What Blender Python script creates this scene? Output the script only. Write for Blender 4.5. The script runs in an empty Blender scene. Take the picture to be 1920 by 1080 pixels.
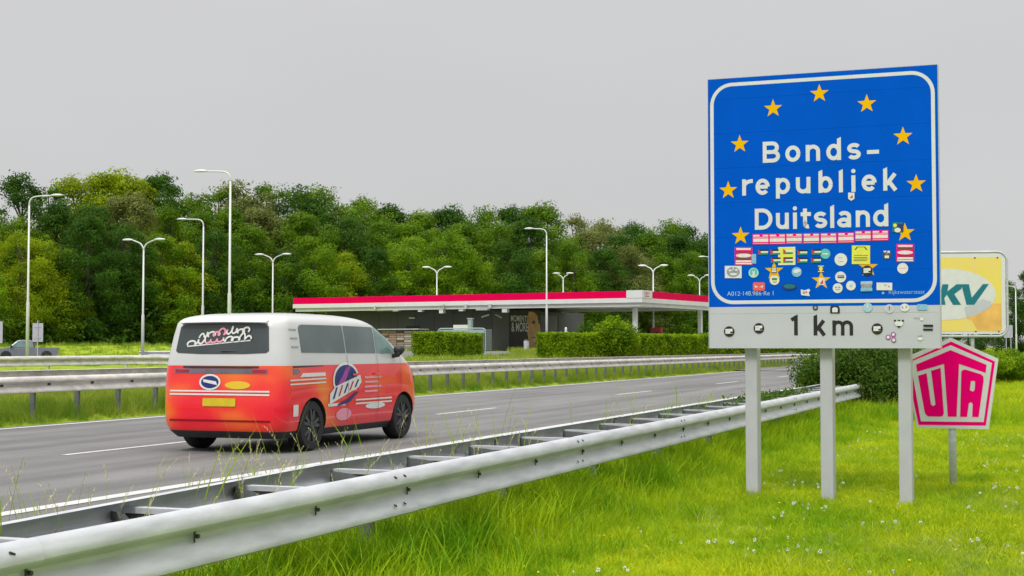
import bpy, bmesh, math, random
import numpy as np
from mathutils import Vector, Matrix
R = math.radians
random.seed(7)
rng = np.random.default_rng(7)
SC = bpy.context.scene
COL = SC.collection

# ---------------------------------------------------------------- camera
CAM_Z = 1.46
cam = bpy.data.objects.new('camera', bpy.data.cameras.new('camera'))
COL.objects.link(cam)
cam.location = (0, 0, CAM_Z)
PITCH = math.atan(110 / 2700)
cam.rotation_euler = (R(90) + PITCH, 0, 0)
cam.data.sensor_width = 36
cam.data.lens = 36 * 2700 / 1920
cam.data.clip_start = 0.1
cam.data.clip_end = 6000
SC.camera = cam

# ---------------------------------------------------------------- sky, sun, exposure
SUN_EL, SUN_AZ = 52, 205          # azimuth: direction the light comes from, clockwise from +Y
w = bpy.data.worlds.new('World'); SC.world = w; w.use_nodes = True
nt = w.node_tree; nt.nodes.clear()
out = nt.nodes.new('ShaderNodeOutputWorld'); bg = nt.nodes.new('ShaderNodeBackground')
sky = nt.nodes.new('ShaderNodeTexSky'); sky.sky_type = 'NISHITA'; sky.sun_disc = False
sky.sun_elevation = R(SUN_EL); sky.sun_rotation = R(SUN_AZ)
sc_ = nt.nodes.new('ShaderNodeVectorMath'); sc_.operation = 'SCALE'; sc_.inputs['Scale'].default_value = 0.06
tc = nt.nodes.new('ShaderNodeTexCoord'); sp = nt.nodes.new('ShaderNodeSeparateXYZ')
mr = nt.nodes.new('ShaderNodeMapRange')
mr.inputs[1].default_value = 0.0; mr.inputs[2].default_value = 1.0
mr.inputs[3].default_value = 0.0; mr.inputs[4].default_value = 1.0
cr = nt.nodes.new('ShaderNodeMix'); cr.data_type = 'RGBA'
cr.inputs['A'].default_value = (0.635, 0.632, 0.635, 1)
cr.inputs['B'].default_value = (3.3, 3.28, 3.28, 1)
no = nt.nodes.new('ShaderNodeTexNoise'); no.inputs['Scale'].default_value = 2.2; no.inputs['Detail'].default_value = 3
mp = nt.nodes.new('ShaderNodeMapping'); mp.inputs['Scale'].default_value = (1, 1, 2.4)
nr = nt.nodes.new('ShaderNodeMapRange'); nr.inputs[1].default_value = .3; nr.inputs[2].default_value = .7
nr.inputs[3].default_value = .955; nr.inputs[4].default_value = 1.03
cm = nt.nodes.new('ShaderNodeVectorMath'); cm.operation = 'SCALE'
mx = nt.nodes.new('ShaderNodeMix'); mx.data_type = 'RGBA'; mx.inputs['Factor'].default_value = 0.93
L = nt.links.new
L(sky.outputs[0], sc_.inputs[0]); L(tc.outputs['Generated'], sp.inputs[0]); L(sp.outputs['Z'], mr.inputs[0])
pw_ = nt.nodes.new('ShaderNodeMath'); pw_.operation = 'POWER'; pw_.inputs[1].default_value = 3.0
L(mr.outputs[0], pw_.inputs[0]); L(pw_.outputs[0], cr.inputs['Factor']); L(tc.outputs['Generated'], mp.inputs[0]); L(mp.outputs[0], no.inputs['Vector'])
L(no.outputs[0], nr.inputs[0]); L(cr.outputs['Result'], cm.inputs[0]); L(nr.outputs[0], cm.inputs['Scale'])
L(sc_.outputs[0], mx.inputs['A']); L(cm.outputs[0], mx.inputs['B'])
L(mx.outputs['Result'], bg.inputs['Color']); L(bg.outputs[0], out.inputs[0])
bg.inputs['Strength'].default_value = 1.0
sun = bpy.data.objects.new('sun', bpy.data.lights.new('sun', 'SUN')); COL.objects.link(sun)
sun.data.energy = 1.7; sun.data.angle = R(14); sun.data.color = (1, .97, .92)
az, el = R(SUN_AZ), R(SUN_EL)
sdir = Vector((math.sin(az) * math.cos(el), math.cos(az) * math.cos(el), math.sin(el)))
sun.rotation_euler = sdir.to_track_quat('Z', 'Y').to_euler(); sun.location = (0, 0, 40)
SC.view_settings.view_transform = 'Standard'; SC.view_settings.look = 'None'
SC.view_settings.exposure = 0.0; SC.view_settings.gamma = 1; SC.view_settings.use_curve_mapping = False
SC.render.engine = 'CYCLES'
SC.cycles.max_bounces = 6; SC.cycles.diffuse_bounces = 3; SC.cycles.transparent_max_bounces = 6

# ---------------------------------------------------------------- frames
TH = math.atan(1020 / 2700)
ST, CT = math.sin(TH), math.cos(TH)
ROAD_ROT = math.pi / 2 - TH
def rp(s, D, z=0.0):
    return Vector((s * ST - D * CT, s * CT + D * ST, z))
def to_road(X, Y):
    return X * ST + Y * CT, -X * CT + Y * ST
def at(x, Y, y=None, z=None):
    """world point at distance Y whose bearing / elevation is that of survey point (x, y)"""
    X = (x - 960) / 2700 * Y
    Z = CAM_Z + (650 - y) / 2700 * Y if y is not None else z
    return Vector((X, Y, Z))
def sstep(a, b, v):
    t = np.clip((np.asarray(v, float) - a) / (b - a), 0, 1); return t * t * (3 - 2 * t)
def ground(X, Y):
    X = np.asarray(X, float); Y = np.asarray(Y, float)
    s = X * ST + Y * CT; D = -X * CT + Y * ST
    g = -0.14 * (1 - sstep(5.4, 6.6, D)) - 0.045 * (1 - sstep(2.6, 4.4, D))
    g = g + 0.12 * sstep(17.85, 18.6, D) + 0.30 * sstep(20, 27, D)
    st = sstep(-38, -12, X) * sstep(55, 118, Y) * sstep(22, 34, D)
    g = g + 0.62 * st
    bank = sstep(134, 146, Y) * (1 - sstep(-38, -22, X)) * 1.15
    g = g + bank
    return g
def gz(X, Y): return float(ground(X, Y))

# ---------------------------------------------------------------- materials
def new_mat(name):
    m = bpy.data.materials.new(name); m.use_nodes = True
    n = m.node_tree.nodes; b = n['Principled BSDF']; return m, m.node_tree, b
def M(name, col, rough=.6, metal=0.0, var=.12, scale=4.0, bump=0.0, bscale=40.0, spec=.4, coat=0.0, stretch=(1, 1, 1), detail=5):
    m, t, b = new_mat(name)
    b.inputs['Roughness'].default_value = rough; b.inputs['Metallic'].default_value = metal
    b.inputs['Specular IOR Level'].default_value = spec; b.inputs['Coat Weight'].default_value = coat
    tcn = t.nodes.new('ShaderNodeTexCoord'); mpn = t.nodes.new('ShaderNodeMapping'); mpn.inputs['Scale'].default_value = stretch
    t.links.new(tcn.outputs['Object'], mpn.inputs[0])
    nz = t.nodes.new('ShaderNodeTexNoise'); nz.inputs['Scale'].default_value = scale; nz.inputs['Detail'].default_value = detail
    t.links.new(mpn.outputs[0], nz.inputs['Vector'])
    rampn = t.nodes.new('ShaderNodeMapRange'); rampn.inputs[1].default_value = .3; rampn.inputs[2].default_value = .7
    t.links.new(nz.outputs[0], rampn.inputs[0])
    mix = t.nodes.new('ShaderNodeMix'); mix.data_type = 'RGBA'
    mix.inputs['A'].default_value = tuple(c * (1 - var) for c in col[:3]) + (1,)
    mix.inputs['B'].default_value = tuple(min(1, c * (1 + var)) for c in col[:3]) + (1,)
    t.links.new(rampn.outputs[0], mix.inputs['Factor']); t.links.new(mix.outputs['Result'], b.inputs['Base Color'])
    if bump:
        n2 = t.nodes.new('ShaderNodeTexNoise'); n2.inputs['Scale'].default_value = bscale; n2.inputs['Detail'].default_value = 4
        t.links.new(tcn.outputs['Object'], n2.inputs['Vector'])
        bp = t.nodes.new('ShaderNodeBump'); bp.inputs['Strength'].default_value = bump; bp.inputs['Distance'].default_value = .01
        t.links.new(n2.outputs[0], bp.inputs['Height']); t.links.new(bp.outputs[0], b.inputs['Normal'])
    return m
def leaf_mat(name, c1, c2, pscale=.5, rnd=.25, trans=.38, rough=.6):
    """leaves: tone varies from leaf cluster to leaf cluster and a little from plant to plant"""
    m, t, b = new_mat(name); b.inputs['Roughness'].default_value = rough; b.inputs['Specular IOR Level'].default_value = .12
    ge = t.nodes.new('ShaderNodeNewGeometry'); nz = t.nodes.new('ShaderNodeTexNoise')
    nz.inputs['Scale'].default_value = pscale; nz.inputs['Detail'].default_value = 6; nz.inputs['Roughness'].default_value = .7
    t.links.new(ge.outputs['Position'], nz.inputs['Vector'])
    rm = t.nodes.new('ShaderNodeMapRange'); rm.inputs[1].default_value = .34; rm.inputs[2].default_value = .66
    t.links.new(nz.outputs[0], rm.inputs[0])
    oi = t.nodes.new('ShaderNodeObjectInfo')
    ad = t.nodes.new('ShaderNodeMath'); ad.operation = 'MULTIPLY_ADD'; ad.inputs[1].default_value = rnd; 
    t.links.new(oi.outputs['Random'], ad.inputs[0]); 
    sb = t.nodes.new('ShaderNodeMath'); sb.operation = 'SUBTRACT'; sb.inputs[1].default_value = rnd / 2
    t.links.new(rm.outputs[0], sb.inputs[0]); t.links.new(sb.outputs[0], ad.inputs[2])
    mix = t.nodes.new('ShaderNodeMix'); mix.data_type = 'RGBA'
    mix.inputs['A'].default_value = (*c1, 1); mix.inputs['B'].default_value = (*c2, 1)
    t.links.new(ad.outputs[0], mix.inputs['Factor'])
    t.links.new(mix.outputs['Result'], b.inputs['Base Color'])
    tr = t.nodes.new('ShaderNodeBsdfTranslucent'); t.links.new(mix.outputs['Result'], tr.inputs['Color'])
    ms = t.nodes.new('ShaderNodeMixShader'); ms.inputs[0].default_value = trans
    o = t.nodes['Material Output']
    t.links.new(b.outputs[0], ms.inputs[1]); t.links.new(tr.outputs[0], ms.inputs[2]); t.links.new(ms.outputs[0], o.inputs[0])
    return m
def asphalt_mat():
    m, t, b = new_mat('asphalt'); b.inputs['Roughness'].default_value = .85; b.inputs['Specular IOR Level'].default_value = .25
    tcn = t.nodes.new('ShaderNodeTexCoord'); rot = t.nodes.new('ShaderNodeMapping')
    rot.inputs['Rotation'].default_value = (0, 0, -ROAD_ROT); t.links.new(tcn.outputs['Object'], rot.inputs[0])
    st = t.nodes.new('ShaderNodeMapping'); st.inputs['Scale'].default_value = (.05, .9, 1); t.links.new(rot.outputs[0], st.inputs[0])
    a = t.nodes.new('ShaderNodeTexNoise'); a.inputs['Scale'].default_value = 1.3; a.inputs['Detail'].default_value = 4; t.links.new(st.outputs[0], a.inputs['Vector'])
    f = t.nodes.new('ShaderNodeTexNoise'); f.inputs['Scale'].default_value = 55; f.inputs['Detail'].default_value = 4; f.inputs['Roughness'].default_value = .8
    t.links.new(tcn.outputs['Object'], f.inputs['Vector'])
    g = t.nodes.new('ShaderNodeTexNoise'); g.inputs['Scale'].default_value = .8; g.inputs['Detail'].default_value = 6
    t.links.new(tcn.outputs['Object'], g.inputs['Vector'])
    def rng_(n, lo, hi, a0=.35, a1=.65):
        r = t.nodes.new('ShaderNodeMapRange'); r.inputs[1].default_value = a0; r.inputs[2].default_value = a1
        r.inputs[3].default_value = lo; r.inputs[4].default_value = hi; t.links.new(n.outputs[0], r.inputs[0]); return r
    m1 = t.nodes.new('ShaderNodeMath'); m1.operation = 'MULTIPLY'; m2 = t.nodes.new('ShaderNodeMath'); m2.operation = 'MULTIPLY'
    t.links.new(rng_(a, .76, 1.18).outputs[0], m1.inputs[0]); t.links.new(rng_(f, .72, 1.28).outputs[0], m1.inputs[1])
    t.links.new(m1.outputs[0], m2.inputs[0]); t.links.new(rng_(g, .93, 1.07).outputs[0], m2.inputs[1])
    v = t.nodes.new('ShaderNodeVectorMath'); v.operation = 'SCALE'; v.inputs[0].default_value = (.158, .156, .153)
    t.links.new(m2.outputs[0], v.inputs['Scale']); t.links.new(v.outputs[0], b.inputs['Base Color'])
    bp = t.nodes.new('ShaderNodeBump'); bp.inputs['Strength'].default_value = .5; bp.inputs['Distance'].default_value = .006
    t.links.new(f.outputs[0], bp.inputs['Height']); t.links.new(bp.outputs[0], b.inputs['Normal'])
    return m

G_A, G_B = (.19, .36, .004), (.52, .58, .012)
GALV = M('galvanised_steel', (.49, .505, .53), .5, .05, .17, 5.0, .2, 30, .35, stretch=(.5, .5, 3), detail=9)
GALV_DIRTY = M('weathered_galvanised_steel', (.58, .55, .51), .5, .1, .22, 3.5, .15, 20, .5, stretch=(1, 1, 3))
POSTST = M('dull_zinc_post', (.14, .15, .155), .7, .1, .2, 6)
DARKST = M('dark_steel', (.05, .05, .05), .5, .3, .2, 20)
POSTM = M('grey_painted_post', (.475, .48, .52), .5, .05, .05, 5, .08, 60)
BLUE = M('sign_blue_sheeting', (.0, .092, .58), .6, 0, .05, 2.5, .03, 5, .03)
WHITE = M('white_sheeting', (.66, .67, .67), .4, 0, .04, 6)
BOARDG = M('pale_grey_board', (.505, .52, .56), .5, 0, .04, 3, .04, 8)
YEL = M('sign_yellow', (.84, .46, .0), .6, 0, .06, 8, spec=.05)
BLACK = M('black_print', (.015, .015, .016), .5, 0, .1, 10)
MAG = M('magenta_print', (.92, .0, .19), .6, 0, .05, 6, spec=.03)
REDP = M('red_print', (.55, .03, .05), .5, 0, .1, 30)
PINK = M('pink_print', (.80, .32, .42), .5, 0, .08, 30)
TEAL = M('turquoise_print', (.10, .50, .45), .5, 0, .1, 30)
LBLUE = M('light_blue_print', (.22, .47, .66), .5, 0, .1, 30)
GREENP = M('green_print', (.01, .22, .13), .5, 0, .1, 30)
SYEL = M('lemon_print', (.72, .74, .08), .5, 0, .06, 12)
CREAM = M('offwhite_print', (.70, .71, .68), .5, 0, .08, 30)
SIGNW = M('bright_white_lettering', (.85, .85, .85), .5, 0, .02, 8)
NAVY = M('navy_print', (.015, .03, .16), .5, 0, .2, 25)
BROWNP = M('brown_print', (.10, .06, .05), .5, 0, .3, 40)
ORP = M('coral_print', (.75, .12, .10), .5, 0, .1, 30)
PURP = M('purple_print', (.35, .06, .32), .5, 0, .1, 30)
GREYP = M('grey_print', (.30, .32, .36), .5, 0, .2, 40)
FADED = M('faded_blue_print', (.36, .55, .64), .6, 0, .1, 30)
LAMPW = M('white_lamp_paint', (.62, .63, .63), .4, .05, .05, 3)
WALLD = M('anthracite_cladding', (.070, .073, .076), .6, 0, .12, .6, .1, 8)
WALLG = M('grey_cladding', (.15, .15, .155), .6, 0, .08, .6)
CANW = M('white_fascia', (.66, .67, .67), .45, 0, .05, 1)
CANR = M('crimson_fascia', (.74, .0, .075), .6, 0, .05, 1, spec=.05)
RUBBER = M('black_rubber', (.018, .018, .019), .7, 0, .2, 30)
BTRIM = M('black_trim', (.03, .03, .032), .5, 0, .2, 10)
GLASS = M('dark_window_glass', (.045, .058, .058), .12, 0, .3, 1.2, spec=.6)
GLASS2 = M('tinted_side_glass', (.10, .13, .135), .12, 0, .25, 1.0, spec=.6)
GLASS3 = M('green_tinted_glass', (.13, .22, .20), .12, 0, .3, 1.5, spec=.6)
VANW = M('white_car_paint', (.57, .575, .57), .25, 0, .03, 2, coat=.6)
RIM = M('dark_alloy', (.10, .105, .11), .35, .6, .1, 8)
PLATE = M('yellow_plate', (.62, .48, .02), .4, 0, .08, 10)
CONCR = M('concrete', (.40, .39, .37), .85, 0, .15, 3, .2, 40)
WOODM = M('stacked_wood', (.32, .22, .17), .8, 0, .35, 6, stretch=(1, 1, 4))
BARK = M('bark', (.07, .055, .04), .9, 0, .3, 3, .4, 12, stretch=(3, 3, .6))
SKIN = M('poster_skin_tone', (.92, .46, .17), .5, 0, .2, 1.2)
SKIN2 = M('poster_skin_shade_print', (.33, .13, .05), .5, 0, .2, 1.2)
PICK = M('grey_blue_car_paint', (.20, .22, .25), .3, .3, .06, 3, coat=.5)
ASPH = asphalt_mat()
PAINT = M('road_paint', (.52, .52, .50), .7, 0, .13, 9, .15, 60)
DKVG = M('teal_print', (.005, .17, .22), .4, 0, .05, 5)

LEAF = {
 'dark': leaf_mat('leaves_dark', (.022, .070, .008), (.085, .185, .014), .45),
 'mid': leaf_mat('leaves_mid', (.045, .125, .006), (.175, .29, .010), .45),
 'bright': leaf_mat('leaves_bright', (.070, .165, .006), (.23, .37, .010), .45),
 'yellow': leaf_mat('leaves_yellow', (.12, .20, .004), (.35, .44, .008), .45),
 'olive': leaf_mat('leaves_olive', (.10, .135, .028), (.25, .275, .070), .45),
 'hedge': leaf_mat('leaves_hedge', (.07, .17, .004), (.32, .46, .006), 1.4, .1),
 'bush': leaf_mat('leaves_bush', (.016, .050, .008), (.115, .21, .018), 5.0, .1),
}
GRASS = leaf_mat('grass_blades', G_A, G_B, .55, .75, .35, .55)
GRASS_TALL = leaf_mat('tall_grass_blades', (.10, .27, .003), (.42, .55, .010), .8, .6, .35, .55)
GRASS_MED = leaf_mat('median_grass_blades', (.13, .26, .015), (.37, .41, .055), .5, .6, .35, .6)
STALK = leaf_mat('grass_stalks', (.25, .38, .05), (.45, .48, .14), 3, .6, .3, .6)
SEED = leaf_mat('seed_heads', (.42, .42, .18), (.62, .58, .34), 6, .5, .3, .7)
PETAL = M('white_petals', (.75, .74, .74), .7, 0, .1, 30)
YPETAL = M('yellow_petals', (.72, .60, .03), .7, 0, .1, 30)
def ground_mat():
    m, t, b = new_mat('turf'); b.inputs['Roughness'].default_value = .95; b.inputs['Specular IOR Level'].default_value = .1
    ge = t.nodes.new('ShaderNodeNewGeometry')
    def nz(s, d=6):
        n = t.nodes.new('ShaderNodeTexNoise'); n.inputs['Scale'].default_value = s; n.inputs['Detail'].default_value = d
        n.inputs['Roughness'].default_value = .7; t.links.new(ge.outputs['Position'], n.inputs['Vector']); return n
    r1 = t.nodes.new('ShaderNodeMapRange'); r1.inputs[1].default_value = .35; r1.inputs[2].default_value = .65
    t.links.new(nz(.5).outputs[0], r1.inputs[0])
    mix = t.nodes.new('ShaderNodeMix'); mix.data_type = 'RGBA'
    mix.inputs['A'].default_value = (.12, .25, .006, 1); mix.inputs['B'].default_value = (.33, .39, .03, 1)
    t.links.new(r1.outputs[0], mix.inputs['Factor'])
    r2 = t.nodes.new('ShaderNodeMapRange'); r2.inputs[1].default_value = .3; r2.inputs[2].default_value = .7
    r2.inputs[3].default_value = .6; r2.inputs[4].default_value = 1.3
    t.links.new(nz(14).outputs[0], r2.inputs[0])
    v = t.nodes.new('ShaderNodeVectorMath'); v.operation = 'SCALE'; t.links.new(mix.outputs['Result'], v.inputs[0])
    t.links.new(r2.outputs[0], v.inputs['Scale']); t.links.new(v.outputs[0], b.inputs['Base Color'])
    return m
TURF = ground_mat()
def livery_mat():
    m, t, b = new_mat('red_orange_wrap'); b.inputs['Roughness'].default_value = .28; b.inputs['Coat Weight'].default_value = .6
    tcn = t.nodes.new('ShaderNodeTexCoord'); mpn = t.nodes.new('ShaderNodeMapping')
    mpn.inputs['Scale'].default_value = (.9, .9, 1.5); mpn.inputs['Location'].default_value = (1.3, .2, .4)
    t.links.new(tcn.outputs['Object'], mpn.inputs[0])
    n = t.nodes.new('ShaderNodeTexNoise'); n.inputs['Scale'].default_value = 1.1; n.inputs['Detail'].default_value = 1.5
    t.links.new(mpn.outputs[0], n.inputs['Vector'])
    r = t.nodes.new('ShaderNodeValToRGB'); e = r.color_ramp.elements
    e[0].position = .36; e[0].color = (.80, .0, .022, 1); e[1].position = .76; e[1].color = (.78, .30, .02, 1)
    for p, c in ((.44, (.86, .006, .022, 1)), (.53, (.88, .040, .02, 1)), (.61, (.88, .13, .012, 1))):
        q = e.new(p); q.color = c
    t.links.new(n.outputs[0], r.inputs[0]); t.links.new(r.outputs[0], b.inputs['Base Color'])
    return m
WRAP = livery_mat()
def poster_mat():
    m, t, b = new_mat('yellow_poster'); b.inputs['Roughness'].default_value = .4
    tcn = t.nodes.new('ShaderNodeTexCoord'); n = t.nodes.new('ShaderNodeTexNoise')
    mpn = t.nodes.new('ShaderNodeMapping'); mpn.inputs['Scale'].default_value = (1.6, 1, .5)
    t.links.new(tcn.outputs['Object'], mpn.inputs[0]); t.links.new(mpn.outputs[0], n.inputs['Vector']); n.inputs['Scale'].default_value = 1.6
    r = t.nodes.new('ShaderNodeValToRGB'); e = r.color_ramp.elements
    e[0].position = .3; e[0].color = (.80, .62, .20, 1); e[1].position = .7; e[1].color = (.80, .66, .10, 1)
    t.links.new(n.outputs[0], r.inputs[0]); t.links.new(r.outputs[0], b.inputs['Base Color'])
    return m
POSTER = poster_mat()

# ---------------------------------------------------------------- mesh helpers
class MB:
    def __init__(s): s.v = []; s.f = []; s.m = []; s.mats = []
    def mi(s, mat):
        if mat not in s.mats: s.mats.append(mat)
        return s.mats.index(mat)
    def add(s, vs, fs, mat):
        o = len(s.v); s.v += [tuple(x) for x in vs]; k = s.mi(mat)
        for f in fs: s.f.append(tuple(i + o for i in f)); s.m.append(k)
        return s
    def box(s, a, b, mat):
        x0, y0, z0 = a; x1, y1, z1 = b
        vs = [(x0, y0, z0), (x1, y0, z0), (x1, y1, z0), (x0, y1, z0), (x0, y0, z1), (x1, y0, z1), (x1, y1, z1), (x0, y1, z1)]
        return s.add(vs, [(0, 3, 2, 1), (4, 5, 6, 7), (0, 1, 5, 4), (1, 2, 6, 5), (2, 3, 7, 6), (3, 0, 4, 7)], mat)
    def tube(s, path, rad, mat, n=10, caps=True):
        path = [Vector(p) for p in path]
        if not hasattr(rad, '__len__'): rad = [rad] * len(path)
        vs = []; fs = []
        up = None
        for i, p in enumerate(path):
            t = (path[min(i + 1, len(path) - 1)] - path[max(i - 1, 0)]).normalized()
            if up is None:
                up = Vector((1, 0, 0)) if abs(t.z) > .9 else Vector((0, 0, 1))
            a = t.cross(up).normalized(); b = a.cross(t).normalized(); up = b
            for k in range(n):
                q = 2 * math.pi * k / n; vs.append(p + (a * math.cos(q) + b * math.sin(q)) * rad[i])
        for i in range(len(path) - 1):
            for k in range(n):
                k2 = (k + 1) % n; fs.append((i * n + k, i * n + k2, (i + 1) * n + k2, (i + 1) * n + k))
        if caps:
            fs.append(tuple(range(n - 1, -1, -1))); fs.append(tuple(range((len(path) - 1) * n, len(path) * n)))
        return s.add(vs, fs, mat)
    def poly(s, pts, y, mat, flip=False):
        """flat polygon in the local x-z plane at depth y, facing -y"""
        vs = [(p[0], y, p[1]) for p in pts]
        a = sum(pts[i][0] * pts[(i + 1) % len(pts)][1] - pts[(i + 1) % len(pts)][0] * pts[i][1] for i in range(len(pts)))
        f = tuple(range(len(pts))) if a > 0 else tuple(range(len(pts) - 1, -1, -1))
        return s.add(vs, [f], mat)
    def slab(s, pts, y0, y1, mat, side=None):
        """polygon in x-z plane extruded from y0 (front, smaller) to y1"""
        a = sum(pts[i][0] * pts[(i + 1) % len(pts)][1] - pts[(i + 1) % len(pts)][0] * pts[i][1] for i in range(len(pts)))
        if a < 0: pts = pts[::-1]
        n = len(pts)
        vs = [(p[0], y0, p[1]) for p in pts] + [(p[0], y1, p[1]) for p in pts]
        s.add(vs, [tuple(range(n)), tuple(range(2 * n - 1, n - 1, -1))], mat)
        s.add(vs, [(i, i + n, (i + 1) % n + n, (i + 1) % n) for i in range(n)], side or mat)
        return s
    def build(s, name, parent=None, smooth=False, loc=None, label=None):
        me = bpy.data.meshes.new(name)
        me.from_pydata([tuple(v) for v in s.v], [], s.f)
        for m in s.mats: me.materials.append(m)
        me.polygons.foreach_set('material_index', s.m)
        if smooth: me.polygons.foreach_set('use_smooth', [True] * len(s.f))
        me.update()
        return link(name, me, parent, loc, label)
def link(name, me, parent=None, loc=None, label=None):
    o = bpy.data.objects.new(name, me); COL.objects.link(o)
    if parent: o.parent = parent
    if loc is not None: o.location = loc
    if label: o['label'] = label
    return o
def thing(name, label, cat, loc=(0, 0, 0), rz=0.0, group=None):
    o = bpy.data.objects.new(name, None); COL.objects.link(o); o.empty_display_size = .2
    o.location = loc; o.rotation_euler = (0, 0, rz); o['label'] = label; o['category'] = cat
    if group: o['group'] = group
    return o
def dup(root, loc, rz=None, label=None, scale=None):
    r = root.copy(); COL.objects.link(r); r.location = loc
    if rz is not None: r.rotation_euler = (0, 0, rz)
    if label: r['label'] = label
    if scale: r.scale = scale
    for ch in list(root.children):
        c = ch.copy(); COL.objects.link(c); c.parent = r
        for g in list(ch.children):
            d = g.copy(); COL.objects.link(d); d.parent = c
    return r
def ell(cx, cz, rx, rz, n=24, rot=0):
    return [(cx + rx * math.cos(2 * math.pi * i / n) * math.cos(rot) - rz * math.sin(2 * math.pi * i / n) * math.sin(rot),
             cz + rx * math.cos(2 * math.pi * i / n) * math.sin(rot) + rz * math.sin(2 * math.pi * i / n) * math.cos(rot)) for i in range(n)]
def rrect(x0, z0, x1, z1, r, n=6):
    out = []
    for cx, cz, a in ((x1 - r, z0 + r, -90), (x1 - r, z1 - r, 0), (x0 + r, z1 - r, 90), (x0 + r, z0 + r, 180)):
        for i in range(n + 1):
            q = R(a + 90 * i / n); out.append((cx + r * math.cos(q), cz + r * math.sin(q)))
    return out
def ring(mb, outer, inner, y, mat):
    n = len(outer); vs = [(p[0], y, p[1]) for p in outer] + [(p[0], y, p[1]) for p in inner]
    mb.add(vs, [(i, (i + 1) % n, n + (i + 1) % n, n + i) for i in range(n)], mat)
def ribbon(mb, pts, wd, y, mat, step=.0004, endcut=None):
    """flat stroke of width wd along pts in the x-z plane; consecutive strokes are set a hair apart"""
    P = [Vector((p[0], p[1])) for p in pts]; vs = []
    P = [p for i, p in enumerate(P) if i == 0 or (p - P[i - 1]).length > 1e-4]
    for i, p in enumerate(P):
        d0 = (P[i] - P[i - 1]).normalized() if i else (P[1] - P[0]).normalized()
        d1 = (P[i + 1] - P[i]).normalized() if i < len(P) - 1 else d0
        t = (d0 + d1).normalized(); nrm = Vector((-t.y, t.x))
        k = 1 / max(.5, nrm.dot(Vector((-d0.y, d0.x))))
        a = p + nrm * wd / 2 * k; b = p - nrm * wd / 2 * k
        vs += [(a.x, y, a.y), (b.x, y, b.y)]
    if endcut:
        pass
    fs = [(2 * i, 2 * i + 1, 2 * i + 3, 2 * i + 2) for i in range(len(P) - 1)]
    mb.add(vs, fs, mat)
def text_mesh(txt, size, bold=0.0, mat=None, sx=1.0, space=1.0):
    """text with the built-in typeface, as a mesh in the local x-z plane facing -y, origin at baseline left"""
    cu = bpy.data.curves.new('txt', 'FONT'); cu.body = txt; cu.size = size; cu.offset = bold; cu.space_character = space
    o = bpy.data.objects.new('txt', cu); COL.objects.link(o)
    dg = bpy.context.evaluated_depsgraph_get(); dg.update()
    me = bpy.data.meshes.new_from_object(o.evaluated_get(dg))
    bpy.data.objects.remove(o); bpy.data.curves.remove(cu)
    me.materials.clear()
    me.materials.append(mat)
    me.transform(Matrix(((sx, 0, 0, 0), (0, 0, -1, 0), (0, 1, 0, 0), (0, 0, 0, 1))))
    return me

# ---------------------------------------------------------------- ground, road, markings
def build_ground():
    # fine grid near, coarse far, laid out in road coordinates so that the verge edges are crisp
    Ss = np.concatenate([np.linspace(-60, 0, 7), np.linspace(5, 170, 84), np.linspace(180, 400, 23), np.array([500, 700, 1000, 1500, 2500])])
    Ds = np.concatenate([np.array([-2500, -1200, -600, -300, -150, -80, -50]), np.linspace(-40, 4, 23), np.linspace(4.6, 9, 12),
                         np.array([13, 17, 17.8]), np.linspace(18, 30, 25), np.linspace(32, 140, 55), np.linspace(150, 300, 16), np.array([400, 700, 1200, 2500])])
    V = []
    for s in Ss:
        for D in Ds:
            p = rp(s, D); V.append((p.x, p.y, gz(p.x, p.y) - (0.02 if 6.3 < D < 17.9 else 0)))
    n = len(Ds); F = [(i * n + j, (i + 1) * n + j, (i + 1) * n + j + 1, i * n + j + 1) for i in range(len(Ss) - 1) for j in range(n - 1)]
    me = bpy.data.meshes.new('ground'); me.from_pydata(V, [], F); me.materials.append(TURF)
    me.polygons.foreach_set('use_smooth', [True] * len(F)); me.update()
    o = link('ground', me); o['kind'] = 'structure'
build_ground()
def strip(name, D0, D1, s0, s1, z, mat, step=5, wob=0.0):
    mb = MB(); vs = []; fs = []; s = s0; i = 0
    while s <= s1 + 1e-6:
        w0 = wob * (math.sin(s * 1.3) + math.sin(s * 3.1 + 1)) ; a = rp(s, D0 - w0, z); b = rp(s, D1 + w0, z); vs += [a, b]
        if i: fs.append((2 * i - 2, 2 * i, 2 * i + 1, 2 * i - 1))
        i += 1; s += step
    mb.add(vs, fs, mat); return mb
o = strip('road', 5.9, 17.85, -60, 1200, .002, ASPH, 4, .02).build('road'); o['kind'] = 'structure'
o = strip('', 8.50, 8.70, -60, 600, .007, PAINT).build('edge_line'); o['kind'] = 'structure'
o = strip('', 17.38, 17.56, -60, 600, .007, PAINT).build('edge_line'); o['kind'] = 'structure'
# lane dashes: 3 m long every 12 m (measured: one starts at s = 25.7)
mb = MB()
for s0, ln in [(-9.0, 3), (3.6, 3), (16.05, 2.95), (28.5, 3.5), (42.1, 4.0), (55.8, 4.0)] + [(69 + 13.4 * k, 4.0) for k in range(25)]:
    for j in range(3):
        a = s0 + ln * j / 3; b = s0 + ln * (j + 1) / 3
        mb.add([rp(a, 12.44, .007), rp(b, 12.44, .007), rp(b, 12.56, .007), rp(a, 12.56, .007)], [(0, 1, 2, 3)], PAINT)
o = mb.build('lane_marking'); o['kind'] = 'structure'
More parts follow.
